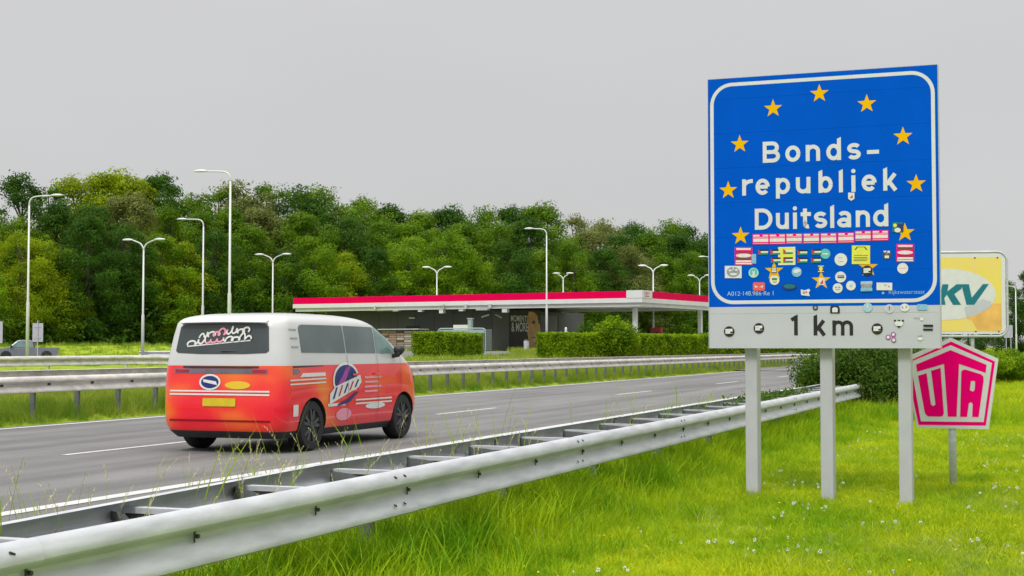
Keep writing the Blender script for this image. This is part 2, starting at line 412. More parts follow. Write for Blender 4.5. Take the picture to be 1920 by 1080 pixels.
# service-area pavement beyond the ramp rail
mb = MB()
for i in range(24):
    X0 = -75 + i * 5
    Ya, Yb = 86, 126
    q = [(X0, Ya), (X0 + 5, Ya), (X0 + 5, Yb), (X0, Yb)]
    for j in range(8):
        y0 = Ya + j * 5; y1 = y0 + 5
        mb.add([(X0, y0, gz(X0, y0) + .03), (X0 + 5, y0, gz(X0 + 5, y0) + .03), (X0 + 5, y1, gz(X0 + 5, y1) + .03), (X0, y1, gz(X0, y1) + .03)], [(0, 1, 2, 3)], ASPH)
FRAME_PAVE = mb

# ---------------------------------------------------------------- guardrails
PROF = [(0, .150), (.022, .155), (.046, .147), (.066, .128), (.080, .104), (.087, .080), (.086, .062), (.078, .050),
        (.012, .018), (.004, .010), (.003, -.014), (.008, -.022), (.068, -.086), (.080, -.104), (.087, -.124), (.085, -.142), (.072, -.153), (.05, -.156), (.02, -.150)]
def beam(p0, p1, out, mat, name='rail_beam', parent=None):
    """W-beam between two local points; 'out' = unit side direction the corrugation points to"""
    p0, p1, out = Vector(p0), Vector(p1), Vector(out)
    prof = PROF + [(d - .006, z * .985) for d, z in PROF[::-1]]
    n = len(prof); vs = []
    for p in (p0, p1):
        for d, z in prof: vs.append(p + out * d + Vector((0, 0, z)))
    fs = [(i, (i + 1) % n, n + (i + 1) % n, n + i) for i in range(n)]
    mb = MB(); mb.add(vs, fs, mat)
    o = mb.build(name, parent, smooth=True)
    o.data.set_sharp_from_angle(angle=R(30))
    return o
def shared(meshobj, parent, loc, name=None):
    o = bpy.data.objects.new(name or meshobj.name.split('.')[0], meshobj.data); COL.objects.link(o); o.parent = parent; o.location = loc; return o
def sigma_post(h, name='post', mat=GALV, t=.1, d=.055):
    mb = MB()
    mb.box((-d / 2, -t / 2, -h), (-d / 2 + .008, t / 2, 0), mat)
    mb.box((-d / 2 + .008, -t / 2, -h), (d / 2, -t / 2 + .008, 0), mat)
    mb.box((-d / 2 + .008, t / 2 - .008, -h), (d / 2, t / 2, 0), mat)
    return mb
# near double-sided rail
rail = thing('guardrail', 'double-sided galvanised guardrail in the foreground running beside the road', 'guardrail', rp(0, 4.6, -.14), ROAD_ROT)
ZC = .455 + .14                                    # centre of the beam above the verge
s = 1.0; protoF = protoB = None
beam((1.0, .06, ZC), (5.2, .14, ZC), (0, 1, 0), GALV, parent=rail); beam((5.0, .12, ZC), (9.2, .395, ZC), (0, 1, 0), GALV, parent=rail)
while s < 35:
    if protoF is None: protoF = beam((s, -.290, ZC), (s + 4.28, -.304, ZC), (0, -1, 0), GALV, parent=rail)
    else: shared(protoF, rail, (s - 1.0, 0, 0))
    if s > 8:
        if protoB is None: protoB = beam((s, .400, ZC), (s + 4.2, .412, ZC), (0, 1, 0), GALV, parent=rail); sB = s
        else: shared(protoB, rail, (s - sB, 0, 0))
    s += 4.0
pp = None; br = None; spc = None; fo = None
for i in range(0, 26):
    s = 1.26 + 1.3333 * i
    if i % 2 == 0:
        if pp is None: pp = sigma_post(.95, mat=POSTST).build('post', rail, loc=(s, 0, ZC + .05))
        else: shared(pp, rail, (s, 0, ZC + .05))
    if br is None:
        mb = MB(); mb.tube([(-.026, -.016, -.03), (-.026, -.016, .022), (-.014, -.018, .034), (.030, -.022, .036)], .0055, DARKST, 6)
        mb.tube([(.008, .0, 0), (.008, -.022, 0)], .012, DARKST, 8)
        br = mb.build('bolt_bracket', rail, loc=(s, -.31, ZC))
    else: shared(br, rail, (s, -.31, ZC))
    if spc is None:
        mb = MB()
        # folded strap: flat top plate across the rails, turned-down lips, and a bent arm running back to the post head
        mb.box((-.034, -.29, .100), (.034, .400, .106), GALV)
        mb.box((-.036, -.29, .074), (-.031, .400, .1), GALV)
        mb.box((.031, -.29, .074), (.036, .400, .1), GALV)
        spc = mb.build('spacer_strap', rail, loc=(s + .27, 0, ZC))
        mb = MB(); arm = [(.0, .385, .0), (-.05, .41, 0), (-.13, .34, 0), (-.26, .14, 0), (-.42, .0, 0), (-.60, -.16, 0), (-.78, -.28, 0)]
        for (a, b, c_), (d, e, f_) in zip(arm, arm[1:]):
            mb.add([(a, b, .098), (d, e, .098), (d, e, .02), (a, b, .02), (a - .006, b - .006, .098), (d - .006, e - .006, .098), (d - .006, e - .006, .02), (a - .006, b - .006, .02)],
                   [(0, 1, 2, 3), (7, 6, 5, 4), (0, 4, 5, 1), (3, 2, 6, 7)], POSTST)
        mb.box((-.40, -.13, -.10), (-.12, .02, .06), POSTST)  # solid dark block added for the black shade under the post head
        mb.box((-.030, -.28, -.06), (-.024, .39, .098), DARKST); mb.box((-.30, .05, .0), (-.06, .09, .07), GALV)  # spacer side plate, coloured dark for the shade under the strap
        fo = mb.build('diagonal_arm_and_shade', rail, smooth=False, loc=(s + .27, 0, ZC))
    else:
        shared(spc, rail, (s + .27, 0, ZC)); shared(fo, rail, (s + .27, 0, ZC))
bolt = None
for j in range(9):
    for ds in (-.10, .05):
        for dz in (.115, -.075):
            s = 1.0 + 4 * j + ds + .03
            if s < 1: continue
            if bolt is None:
                mb = MB(); mb.tube([(-.016, 0, .006), (.016, 0, -.006)], .006, DARKST, 6); bolt = mb.build('splice_bolt', rail, loc=(s, -.30 - .08, ZC + dz))
            else: shared(bolt, rail, (s, -.30 - .08, ZC + dz))

def long_rail(label, D, zc, s0, s1, post_step, two, dirty, ph):
    t = thing('guardrail', label, 'guardrail', rp(s0, D, 0), ROAD_ROT)
    n = int((s1 - s0) / 4); pf = pb = None
    m = GALV_DIRTY if dirty else GALV
    for i in range(n):
        if pf is None:
            pf = beam((0, -.12, zc), (4.02, -.123, zc), (0, -1, 0), m, parent=t)
            if two: pb = beam((0, .62, zc + .10), (4.02, .617, zc + .10), (0, 1, 0), m, parent=t)
        else:
            shared(pf, t, (4 * i, 0, 0))
            if two: shared(pb, t, (4 * i, 0, 0))
    po = None; bk = None
    for i in range(int((s1 - s0) / post_step)):
        s = ph + i * post_step
        if po is None: po = sigma_post(1.0, mat=POSTST).build('post', t, loc=(s, 0, zc + .02))
        else: shared(po, t, (s, 0, zc + .02))
        if two and i < 60:
            if bk is None:
                mb = MB(); mb.box((-.035, -.016, -.02), (.035, 0, .025), DARKST); mb.tube([(.0, 0, 0), (0, -.026, 0)], .012, DARKST, 8)
                bk = mb.build('bolt_bracket', t, loc=(s + .3, -.13, zc))
                mb = MB(); mb.box((-.04, -.10, -.03), (.04, .61, .01), m); sk = mb.build('spacer_strap', t, loc=(s + .1, 0, zc + .10))
            else: shared(bk, t, (s + .3, -.13, zc)); shared(sk, t, (s + .1, 0, zc + .10))
    return t
long_rail('long double guardrail with a rusty upper rail on the grass median beyond the road', 18.3, .74, 6, 150, 1.3333, True, True, .55)
# ramp rail on the far side, ends in a turned-away section
rt = thing('guardrail', 'single guardrail on the grass behind the median, in front of the parked pickup', 'guardrail', rp(22, 28.9, .42), ROAD_ROT)
pf = None
for i in range(4):
    if pf is None: pf = beam((0, 0, .60), (4.66, -.003, .60), (0, -1, 0), GALV_DIRTY, parent=rt)
    else: shared(pf, rt, (4.64 * i, 0, 0))
beam((18.56, 0, .60), (22.6, -1.1, .55), (-.26, -.965, 0), GALV_DIRTY, parent=rt)
beam((22.6, -1.1, .55), (26.6, -2.8, .46), (-.39, -.92, 0), GALV_DIRTY, parent=rt)
po = None
for s in (2.4, 6.4, 10.4, 14.4, 18.4, 22.4, 26.2):
    y = 0.03 if s < 19 else (-1.05 if s < 24 else -2.6)
    if po is None: po = sigma_post(.9, mat=GALV_DIRTY).build('post', rt, loc=(s, y + .06, .66))
    else: shared(po, rt, (s, y + .06, .66 if s < 20 else .55))
bt = thing('guardrail', 'thin distant guardrail behind the van in front of the dark forest edge', 'guardrail', at(262, 96, z=.40), R(10))
bp0 = beam((0, 0, .62), (4, 0, .62), (0, -1, 0), GALV, parent=bt)
for i in range(1, 4): shared(bp0, bt, (3.98 * i, 0, 0))
for i in range(5):
    if i == 0: po = sigma_post(.9).build('post', bt, loc=(.3, .06, .7))
    else: shared(po, bt, (.3 + 3.9 * i, .06, .7))

# ---------------------------------------------------------------- the blue border sign
SU = Vector((CT, -ST, 0)); SV = Vector((ST, CT, 0))
PW, PH = 2.40, 2.92
porg = at(1330, 15.57, 653)
sgn = thing('border_sign', 'large blue road sign with yellow stars reading Bondsrepubliek Duitsland on three grey posts', 'road sign',
            (porg.x, porg.y, gz(porg.x, porg.y)), -TH)
ZB = porg.z - gz(porg.x, porg.y)
# survey points of the panel corners -> metric panel coordinates
def homog(src, dst):
    A = []; b = []
    for (x, y), (u, v) in zip(src, dst):
        A.append([x, y, 1, 0, 0, 0, -u * x, -u * y]); b.append(u)
        A.append([0, 0, 0, x, y, 1, -v * x, -v * y]); b.append(v)
    h = np.linalg.solve(np.array(A, float), np.array(b, float)); return np.append(h, 1).reshape(3, 3)
HM = homog([(1330, 146), (1760, 117), (1768, 652), (1330, 653)], [(0, PH), (PW, PH), (PW, 0), (0, 0)])
def uv(x, y):
    q = HM @ np.array([x, y, 1.0]); return q[0] / q[2], q[1] / q[2] + ZB
# boards
nb = 8; bh = PH / nb
mbW = None
split = uv(1548, 572)[1] - ZB           # blue / grey boundary
seams = [bh * i for i in range(nb + 1)]
def board(z0, z1, mat, nm):
    mb = MB(); g = .0007
    mb.box((0, -.0, z0 + g), (PW, .022, z1 - g), mat)
    mb.box((.02, .022, z0 + g), (PW - .02, .05, z0 + .012), POSTM)
    mb.box((.02, .022, z1 - .012), (PW - .02, .05, z1 - g), POSTM)
    return mb.build(nm, sgn, loc=(0, 0, ZB))
zs = sorted(set([round(q, 3) for q in [0, .37, split] + [split + (PH - split) * k / 6.6 for k in range(1, 7)] + [PH]]))
for i in range(len(zs) - 1):
    board(zs[i], zs[i + 1], BOARDG if zs[i + 1] <= split + .01 else BLUE, 'panel_board')
mb = MB(); mb.box((PW + .001, -.004, 0), (PW + .007, .085, PH), POSTM); mb.build('edge_trim', sgn, loc=(0, 0, ZB))
mb = MB(); mb.box((-.007, -.004, 0), (-.001, .085, PH), POSTM); mb.build('edge_trim', sgn, loc=(0, 0, ZB))
mb = MB(); mb.box((0, .0, PH + .0005), (PW, .07, PH + .006), POSTM); mb.build('edge_trim', sgn, loc=(0, 0, ZB))
for zc in (.35, 1.4, 2.5):
    mb = MB(); mb.box((.05, .052, zc - .03), (PW - .05, .09, zc + .03), POSTM); mb.build('back_brace', sgn, loc=(0, 0, ZB))
# posts
for px_ in (1405, 1548, 1697):
    u0 = uv(px_, 640)[0]
    mb = MB(); hgt = 4.3
    outline = rrect(-.066, -.1, .066, .1, .012, 3)
    vs = [(u0 + a, .20 + b, -.35) for a, b in outline] + [(u0 + a, .20 + b, hgt) for a, b in outline]
    n = len(outline); fs = [(i, (i + 1) % n, (i + 1) % n + n, i + n) for i in range(n)] + [tuple(range(n - 1, -1, -1)), tuple(range(n, 2 * n))]
    mb.add(vs, fs, POSTM); mb.build('post', sgn)
# border line
mb = MB()
bx0, bz0 = uv(1336, 560)[0] , uv(1545, 557)[1]
o_ = rrect(.022, split + ZB + .03, PW - .028, PH + ZB - .05, .24, 10); i_ = rrect(.022 + .038, split + ZB + .03 + .038, PW - .028 - .038, PH + ZB - .05 - .038, .20, 10)
ring(mb, o_, i_, -.0014, WHITE); mb.build('border_line', sgn)
# stars
def star(mb, cx, cz, r, y, mat):
    pts = [(cx + (r if k % 2 == 0 else r * .40) * math.sin(math.pi * k / 5), cz + (r if k % 2 == 0 else r * .40) * math.cos(math.pi * k / 5)) for k in range(10)]
    mb.add([(p[0], y, p[1]) for p in pts] + [(cx, y, cz)], [(i, 10, (i + 1) % 10) for i in range(10)], mat)
for x, y in ((1539, 171), (1452, 199), (1628, 190), (1389, 266), (1696, 251), (1367, 353), (1721, 340), (1390, 439), (1700, 432), (1453, 505), (1631, 498), (1542, 523)):
    mb = MB(); u, v = uv(x, y); star(mb, u, v - .003, .102, -.0016, YEL); mb.build('star', sgn)

# highway-style lettering built from strokes of even width
def arc(cx, cy, rx, ry, a0, a1, n=14):
    return [(cx + rx * math.cos(R(a0 + (a1 - a0) * i / n)), cy + ry * math.sin(R(a0 + (a1 - a0) * i / n))) for i in range(n + 1)]
def glyph(ch, w, xh, chh, t):
    h = t / 2; k = []
    rx, ry = (w - t) / 2, (xh - t) / 2
    def stem(x, z0, z1, cut=True): return [(x, z0), (x, z1)]
    if ch == 'o': k = [arc(w / 2, xh / 2, rx, ry, 0, 360, 28)]
    elif ch == 'n': k = [stem(h, 0, xh), [(h, xh * .45)] + arc(w / 2, xh - h - rx * .95, rx, rx * .95, 165, 0, 12) + [(w - h, 0)]]
    elif ch == 'm':
        r = (w - t) / 4
        k = [stem(h, 0, xh), [(h, xh * .55)] + arc(h + r, xh - h - r, r, r, 165, 0, 12) + [(h + 2 * r, 0)],
             [(h + 2 * r, xh * .55)] + arc(h + 3 * r, xh - h - r, r, r, 165, 0, 12) + [(w - h, 0)]]
    elif ch == 'u': k = [stem(w - h, 0, xh), [(h, xh)] + arc(w / 2, h + rx * .95, rx, rx * .95, 180, 345, 12) + [(w - h, xh * .55)]]
    elif ch in 'bdpqa':
        bowl = arc(w / 2, xh / 2, rx, ry, 0, 360, 28)
        sx = h if ch in 'bp' else w - h
        z0, z1 = (0, chh) if ch in 'bd' else ((-xh * .26, xh) if ch in 'pq' else (0, xh))
        k = [bowl, stem(sx, z0, z1)]
        if ch == 'a':
            k = [arc(w * .46, xh * .30, rx * .93, xh * .30 - h, 0, 360, 24), [(w - h, 0), (w - h, xh * .6)] + arc(w * .5, xh - h - rx * .75, rx, rx * .75, 0, 150, 10)]
    elif ch == 'e': k = [[(h, xh * .5), (w - h, xh * .5)], arc(w / 2, xh / 2, rx, ry, 0, 318, 26)]
    elif ch == 's':
        q = (xh - t) / 4
        k = [arc(w / 2, xh - h - q, rx, q, 25, 270, 16)[:-1] + arc(w / 2, h + q, rx, q, 90, -155, 16)]
    elif ch == 'r': k = [stem(h, 0, xh), [(h, xh * .5)] + arc(w * .92, xh - h - xh * .32, w * .92 - h, xh * .32, 170, 85, 8)]
    elif ch == 'i': k = [stem(h, 0, xh)]
    elif ch == 'l': k = [stem(h, 0, chh)]
    elif ch == 'k': k = [stem(h, 0, chh), [(t * .8, xh * .36), (w - h * 1.2, xh)], [(w * .42, xh * .52), (w - h * .9, 0)]]
    elif ch == 't': k = [[(w * .40, xh * 1.22), (w * .40, h + w * .25)] + arc(w * .40 + w * .28, h + w * .28, w * .28, w * .28, 180, 285, 8), [(0, xh - h), (w * .95, xh - h)]]
    elif ch == 'D': k = [[(h, h), (w * .42, h)] + arc(w * .42, chh / 2, w * .58 - h, chh / 2 - h, -90, 90, 16) + [(h, chh - h)], [(h, 0), (h, chh)]]
    elif ch == 'B':
        q = chh * .5
        k = [[(h, 0), (h, chh)], [(h, h), (w * .6, h)] + arc(w * .6, q / 2 + h / 2, w * .4 - h, q / 2 - h / 2, -90, 90, 12) + [(h, q)],
             [(h, q), (w * .56, q)] + arc(w * .56, q + (chh - h - q) / 2, w * .38 - h, (chh - h - q) / 2, -90, 90, 12) + [(h, chh - h)]]
    elif ch == '-': k = [[(0, xh * .42), (w, xh * .42)]]
    elif ch == '1': k = [[(w - h, 0), (w - h, chh)], [(0, chh * .80), (w - h * .8, chh - h * .6)]]
    return k
def letter(ch, xl, xr, ybase, xh, chh, t, mat, y0=-.0022):
    u0, v0 = uv(xl, ybase); u1, _ = uv(xr, ybase)
    mb = MB()
    for n_, st in enumerate(glyph(ch, u1 - u0, xh, chh, t)):
        st = [(u0 + a, v0 + b) for a, b in st]
        ribbon(mb, st, t, y0 - .0003 * n_, mat)
    if ch == 'i': mb.poly(ell(u0 + t / 2, v0 + xh * 1.26, t * .54, t * .54, 16), y0, mat)
    if ch in 'bdklh' or (ch == '1'):       # slanted stem heads
        x_ = {'d': u1 - t / 2}.get(ch, u0 + t / 2)
        if ch == '1': x_ = u1 - t / 2
        mb.add([(x_ - t / 2, y0 - .001, v0 + chh), (x_ + t / 2, y0 - .001, v0 + chh), (x_ + t / 2, y0 - .001, v0 + chh + t * .42)], [(0, 1, 2)], mat)
    mb.build('letter', sgn)
def z1(x): return 1320 + x / 3.176
line1 = [('B', 357, 460), ('o', 492, 582), ('n', 614, 700), ('d', 737, 825), ('s', 862, 943), ('-', 980, 1052)]
line2 = [('r', 233, 298), ('e', 313, 398), ('p', 435, 520), ('u', 555, 642), ('b', 690, 775), ('l', 812, 838), ('i', 887, 913), ('e', 948, 1038), ('k', 1077, 1163)]
line3 = [('D', 308, 414), ('u', 435, 512), ('i', 537, 562), ('t', 583, 648), ('s', 663, 742), ('l', 760, 786), ('a', 803, 885), ('n', 913, 998), ('d', 1017, 1108)]
for ln, (ya, xa, yb, xb) in ((line1, (643, 357, 620, 943)), (line2, (838, 233, 804, 1163)), (line3, (1043, 308, 1020, 1108))):
    for ch, a, b in ln:
        xm = (a + b) / 2; yb_ = ya + (yb - ya) * (xm - xa) / (xb - xa)
        letter(ch, z1(a), z1(b), 100 + yb_ / 3.176, .174, .226, .0415, WHITE)
def z2(x): return 1320 + x / 4.154
for ch, a, b in (('1', 687, 738), ('k', 862, 960), ('m', 1010, 1173)):
    letter(ch, z2(a), z2(b), 410 + 906 / 4.154, .158, .205, .039 if ch != 'm' else .036, BLACK)
for txt, x, y, sz in (('A012·148.986·Re 1', 1364, 553, .066), ('Rijkswaterstaat', 1669, 549, .059)):
    me = text_mesh(txt, sz, 0, LBLUE if 'Rijk' in txt else FADED, 1.0)
    u, v = uv(x, y); link('printed_code' if '0' in txt else 'printed_name', me, sgn, (u, -.002, v))
# stickers (all stuck on the panel face, each a few tenths of a millimetre proud of what is below it)
_lay = [-.0036]
def sticker(parts, label=None):
    mb = MB(); y = _lay[0]; _lay[0] -= .00007
    for i, (pts, mat) in enumerate(parts): mb.poly([uv(*p) for p in pts], y - .0003 * i, mat)
    return mb.build('sticker', sgn, label=label)
def rc(x0, y0, x1, y1, sl=0.0): return [(x0, y0), (x1, y0 + sl * (x1 - x0)), (x1, y1 + sl * (x1 - x0)), (x0, y1)]
def cc(x, y, r, ry=None, n=20): return ell(x, y, r, ry or r, n)
def q2(x, y): return 1320 + x / 4.154, 410 + y / 4.154
# row of eight crimson and white stickers
for k, (xa, yt) in enumerate(((388, 112), (518, 110), (650, 106), (785, 104), (920, 102), (1056, 98), (1190, 84), (1325, 80))):
    x0, y0 = q2(xa - 3, yt - 2); x1, y1 = q2(xa + 125, yt + 78)
    sl = -.02
    P = [(rc(x0, y0, x1, y1, sl), MAG)]
    w_ = x1 - x0
    P += [(rc(x0 + 1.2, y0 + 1.2, x0 + w_ * .42, y0 + 4.2, sl), CREAM), (rc(x0 + w_ * .62, y0 + 1.0, x1 - 1.5, y0 + 4.0, sl), CREAM),
          (rc(x0 + 1.2, y0 + 5.0, x1 - 1.2, y0 + 7.2, sl), PINK), (rc(x0 + 1.2, y0 + 8.2, x1 - 1.2, y1 - 4.6, sl), CREAM), (rc(x0 + 1.2, y1 - 2.6, x1 - 1.2, y1 - .8, sl), PINK)]
    sticker(P)
for (xa, ya) in ((245, 212), (1512, 185)):
    x0, y0 = q2(xa, ya); x1, y1 = q2(xa + 138, ya + 138)
    P = [(rc(x0, y0, x1, y1), MAG), (rc(x0 + 3, y0 + 1.5, x1 - 3, y0 + 5), CREAM), (rc(x0 + 2, y0 + 7, x1 - 2, y0 + 10), BROWNP),
         (cc((x0 + x1) / 2, (y0 + y1) / 2 - 1, (x1 - x0) * .44, 3.6), CREAM), (rc(x0 + 2, y1 - 13, x1 - 2, y1 - 10), BROWNP),
         (rc(x0 + 2, y1 - 8.5, x1 - 2, y1 - 5), CREAM), (rc(x0 + 1.5, y1 - 3.8, x1 - 1.5, y1 - 1), CREAM)]
    sticker(P, 'crimson and white square sticker with white lettering bars')
x0, y0 = q2(378, 265); x1, y1 = q2(412, 340); sticker([(rc(x0, y0, x1, y1), LBLUE)], 'pale blue slip')
def flag(a, b):
    x0, y0 = q2(a, b); w_, h_ = 18.2, 10.4
    sticker([(rc(x0, y0, x0 + w_, y0 + h_ / 3, -.02), BLACK), (rc(x0, y0 + h_ / 3, x0 + w_, y0 + 2 * h_ / 3, -.02), CREAM),
             (rc(x0, y0 + 2 * h_ / 3, x0 + w_, y0 + h_, -.02), GREENP), ([(x0, y0), (x0 + 5.4, y0 + h_ / 2), (x0, y0 + h_)], REDP)])
x0, y0 = q2(585, 210); x1, y1 = q2(720, 352); sticker([(rc(x0, y0, x1, y1, -.02), CREAM), (rc(x0 + 1, y0 + 1.5, x1 - 1.5, y1 - 2.5, -.02), SYEL)], 'lemon square under four little flags')
for a, b in ((430, 228), (525, 228), (625, 222), (738, 230), (850, 226), (530, 292), (625, 290), (738, 292), (845, 290)): flag(a, b)
x, y = q2(955, 262); sticker([(cc(x, y, 9.7), TEAL), (rc(x - 6, y - 1, x + 6, y + 1.2), CREAM)], 'round turquoise sticker')
def rnd(a, b, r, m1, marks, lab=None):
    x, y = q2(a, b); sticker([(cc(x, y, r), m1)] + [(rc(x + m[0], y + m[1], x + m[2], y + m[3]), m[4]) for m in marks], lab)
rnd(1077, 307, 12, CREAM, [(-4, -4, 3, -3, GREYP), (-3, 3, 5, 4, GREYP)], 'round white sticker')
x0, y0 = q2(1163, 196); x1, y1 = q2(1306, 342)
sticker([(rc(x0, y0, x1, y1), SYEL), ([(x0 + 5, y0 + 8), (x0 + 9, y0 + 3), (x0 + 11, y0 + 3.6), (x0 + 7, y0 + 8.6)], BLACK), ([(x1 - 11, y0 + 3.6), (x1 - 9, y0 + 3), (x1 - 5, y0 + 8), (x1 - 7, y0 + 8.6)], BLACK),
         (rc(x0 + 9, y0 + 2.2, x1 - 9, y0 + 3.2), BLACK), (rc(x0 + 4, y0 + 18, x1 - 4, y0 + 19), BROWNP), (rc(x0 + 3, y0 + 22, x1 - 5, y0 + 23), BROWNP), (rc(x0 + 4, y0 + 25, x1 - 4, y0 + 26), BROWNP), (rc(x0 + 3, y0 + 28, x1 - 6, y0 + 29), BROWNP)], 'large lemon yellow square sticker with small black print')
rnd(1437, 270, 8, BROWNP, [(-6, -8, -1, -5, CREAM), (1, -8, 6, -4, CREAM), (-4, 1, 4, 6, CREAM), (-1, -3, 1, -1, LBLUE)], 'dark round sticker')
rnd(1562, 375, 10.3, CREAM, [(-7, -1, 7, .6, PINK)], 'round off-white sticker')
x0, y0 = q2(166, 358); x1, y1 = q2(298, 455)
sticker([(rc(x0, y0, x1, y1), CREAM), (cc((x0 + x1) / 2, (y0 + y1) / 2, 12.6, 9.8), GREYP), (cc((x0 + x1) / 2 + .5, (y0 + y1) / 2 + 4, 7, 2.2), CREAM), (cc((x0 + x1) / 2 - 6, (y0 + y1) / 2 - 3, 3, 1.6), CREAM), (cc((x0 + x1) / 2 + 6, (y0 + y1) / 2 - 4, 3, 1.8), CREAM), (rc((x0 + x1) / 2 - 1, y0 + 1, (x0 + x1) / 2 + 1, y0 + 8), CREAM)], 'white oblong sticker with a grey round emblem')
x, y = q2(392, 412); sticker([(cc(x, y, 9.9), TEAL), (ell(x, y, 8.6, 8.6), CREAM), (ell(x, y - .6, 7.6, 7.4), TEAL), ([(x - 3, y - 5), (x, y - 1), (x + 3, y - 5), (x + 1.6, y + 1), (x + 3, y + 6), (x - 3, y + 6), (x - 1.4, y + 1)], CREAM)], 'round turquoise emblem with a white ribbon')
x, y = q2(552, 392); sticker([(rc(x - 5, y - 5, x + 5, y + 5), BROWNP), (rc(x - 4, y - 4, x + 4, y - 1), CREAM), (rc(x - 4, y, x + 4, y + 3.6), CREAM)])
rnd(556, 470, 9.2, CREAM, [(-5, -4, 5, 0, GREENP), (-5, 0, 5, 1.6, SYEL), (-3, 3, 4, 4.2, BLACK)], 'round white sticker with green emblem')
x, y = q2(730, 405); sticker([(cc(x, y, 9.4), LBLUE), (ell(x + .5, y - 2, 7.6, 3.4, 20, -.25), CREAM)], 'round light blue sticker')
x, y = q2(920, 380); sticker([(rc(x - 5.5, y - 6, x + 5.5, y - 4.5), CREAM), (rc(x - 5.5, y - 4.5, x + 5.5, y + 4.5), BROWNP), (cc(x, y, 3.4, 4.4), SYEL), (rc(x - 5.5, y + 4.5, x + 5.5, y + 6), CREAM)])
x, y = q2(926, 482); sticker([(rc(x - 5.5, y - 7, x + 5.5, y + 6), CREAM), ([(x - 4, y + 4), (x + 3, y - 5), (x + 3, y + 4)], REDP)], 'white square sticker with a red sail shape')
x, y = 1599, 365; sticker([([(x - 6, y - 7.5), (x + 6, y - 7.5), (x + 6, y + 4), (x, y + 8), (x - 6, y + 4)], CREAM), ([(x - 3, y + 3), (x + 2.5, y - 4), (x + 2.5, y + 3)], REDP)], 'small white shield sticker with a red sail shape')
rnd(1075, 444, 10.4, CREAM, [(-6, -4, 7, 1, GREYP), (-6, 0, 7, 2, NAVY)], 'round white sticker with a dark band')
rnd(1052, 532, 9.4, CREAM, [(-5, -3, -1, 0, GREYP), (1, -3, 5, 0, GREYP), (-4, 2, 4, 3.4, GREYP)])
rnd(1156, 512, 9.2, CREAM, [(-3, -2, 3, 3, FADED)])
def wallet(a, b, r=10.0):
    x, y = q2(a, b); sticker([(cc(x, y, r), BLACK), (rc(x - 7, y - 4.6, x + 6.4, y + 4.4, -.05), CREAM), (rc(x + 2, y + .2, x + 6.8, y + 3.2, -.05), BLACK), (rc(x - 5.6, y - 1, x + 1, y - .4, -.05), GREYP)], 'round black sticker with a white purse shape')
wallet(1284, 394, 10); wallet(198, 876); wallet(432, 850); wallet(1362, 852, 10.6)
x, y = q2(1278, 520); sticker([(rc(x - 11, y - 10, x + 11, y - 3, -.03), FADED), (rc(x - 10, y - 5, x + 10, y + 4, -.03), GREYP), (rc(x - 11, y + 3, x + 11, y + 8, -.03), LBLUE), (rc(x - 11, y + 8, x + 11, y + 10, -.03), GREENP)], 'torn striped blue and grey sticker')
x0, y0 = q2(1357, 487); x1, y1 = q2(1480, 547); sticker([(rc(x0, y0, x1, y1, .01), CREAM), (rc(x0 + 14, y0 + 4, x0 + 19, y0 + 6), GREYP), (rc(x1 - 8, y0 + 6, x1 - 5, y0 + 9), GREYP)], 'white oblong sticker')
x, y = q2(1408, 570); sticker([(cc(x, y, 2.4), LBLUE)])
x0, y0 = q2(387, 487); x1, y1 = q2(480, 553)
sticker([([(x0 + 2, y0), (x1 - 2, y0), (x1, y0 + 2), (x1, y1 - 2), (x1 - 2, y1), (x0 + 2, y1), (x0, y1 - 2), (x0, y0 + 2)], ORP), ([(x0 + 3, y0 + 6), (x0 + 10, y0 + 9), (x0 + 4, y0 + 10)], CREAM), ([(x1 - 3, y0 + 6), (x1 - 10, y0 + 9), (x1 - 4, y0 + 10)], CREAM)], 'coral red sticker with two white slits')
x, y = q2(673, 520); sticker([(cc(x, y, 14.2, 6.8), NAVY), (cc(x, y - .5, 11, 4.2), DKVG)], 'dark blue oval sticker')
x, y = q2(800, 567); sticker([([(x - 9, y - 6), (x - 2, y - 4), (x + 6, y - 7), (x + 9, y - 4), (x + 6, y), (x + 8, y + 7), (x, y + 6), (x - 8, y + 5), (x - 9, y)], CREAM), (rc(x - 5, y - 2, x - 1, y + 3), GREYP), (rc(x + 0, y - 2, x + 3, y + 1), REDP)], 'torn white sticker over the border line')
x, y = q2(1526, 58); sticker([(rc(x - 11, y - 11, x + 9, y + 8), DKVG), (cc(x - 6, y - 5, 3.4), SYEL), (rc(x - 1, y - 8, x + 10, y + 7), NAVY), (cc(x - 1, y + 4, 6, 4.4), CREAM)], 'teal and navy sticker overlapping a star')
x, y = q2(876, 686); sticker([(cc(x, y, 5), BLACK), (cc(x, y, 2.8), GREYP)], 'small round black sticker')
x0, y0 = q2(993, 672); x1, y1 = q2(1068, 730); sticker([([(x0 + 1, y0), (x1 - 2, y0), (x1, y0 + 5), (x1, y1), (x0, y1), (x0, y0 + 5)], BLACK), (cc((x0 + x1) / 2, (y0 + y1) / 2 - .5, 5.5, 4), CREAM), (rc(x0 + 4, y0 + 8, x1 - 4, y1 - 2), CREAM)], 'black sticker with a white hill emblem')
x, y = q2(1288, 684); sticker([(cc(x, y, 9), FADED), (rc(x - .6, y - 6, x + .8, y + 1), CREAM)], 'faded light blue round sticker')
x, y = q2(1457, 694); sticker([(cc(x, y, 8.4), CREAM), (cc(x, y, 7.4), BOARDG), (rc(x - .6, y - 5, x + .8, y + 3), BLACK)])
x, y = q2(1578, 684); sticker([(cc(x, y, 9, 7.5), CREAM), (cc(x - 4, y, 1.4, 2.4), GREYP), (cc(x + 3, y - 1, 1.4, 2.4), GREYP)])
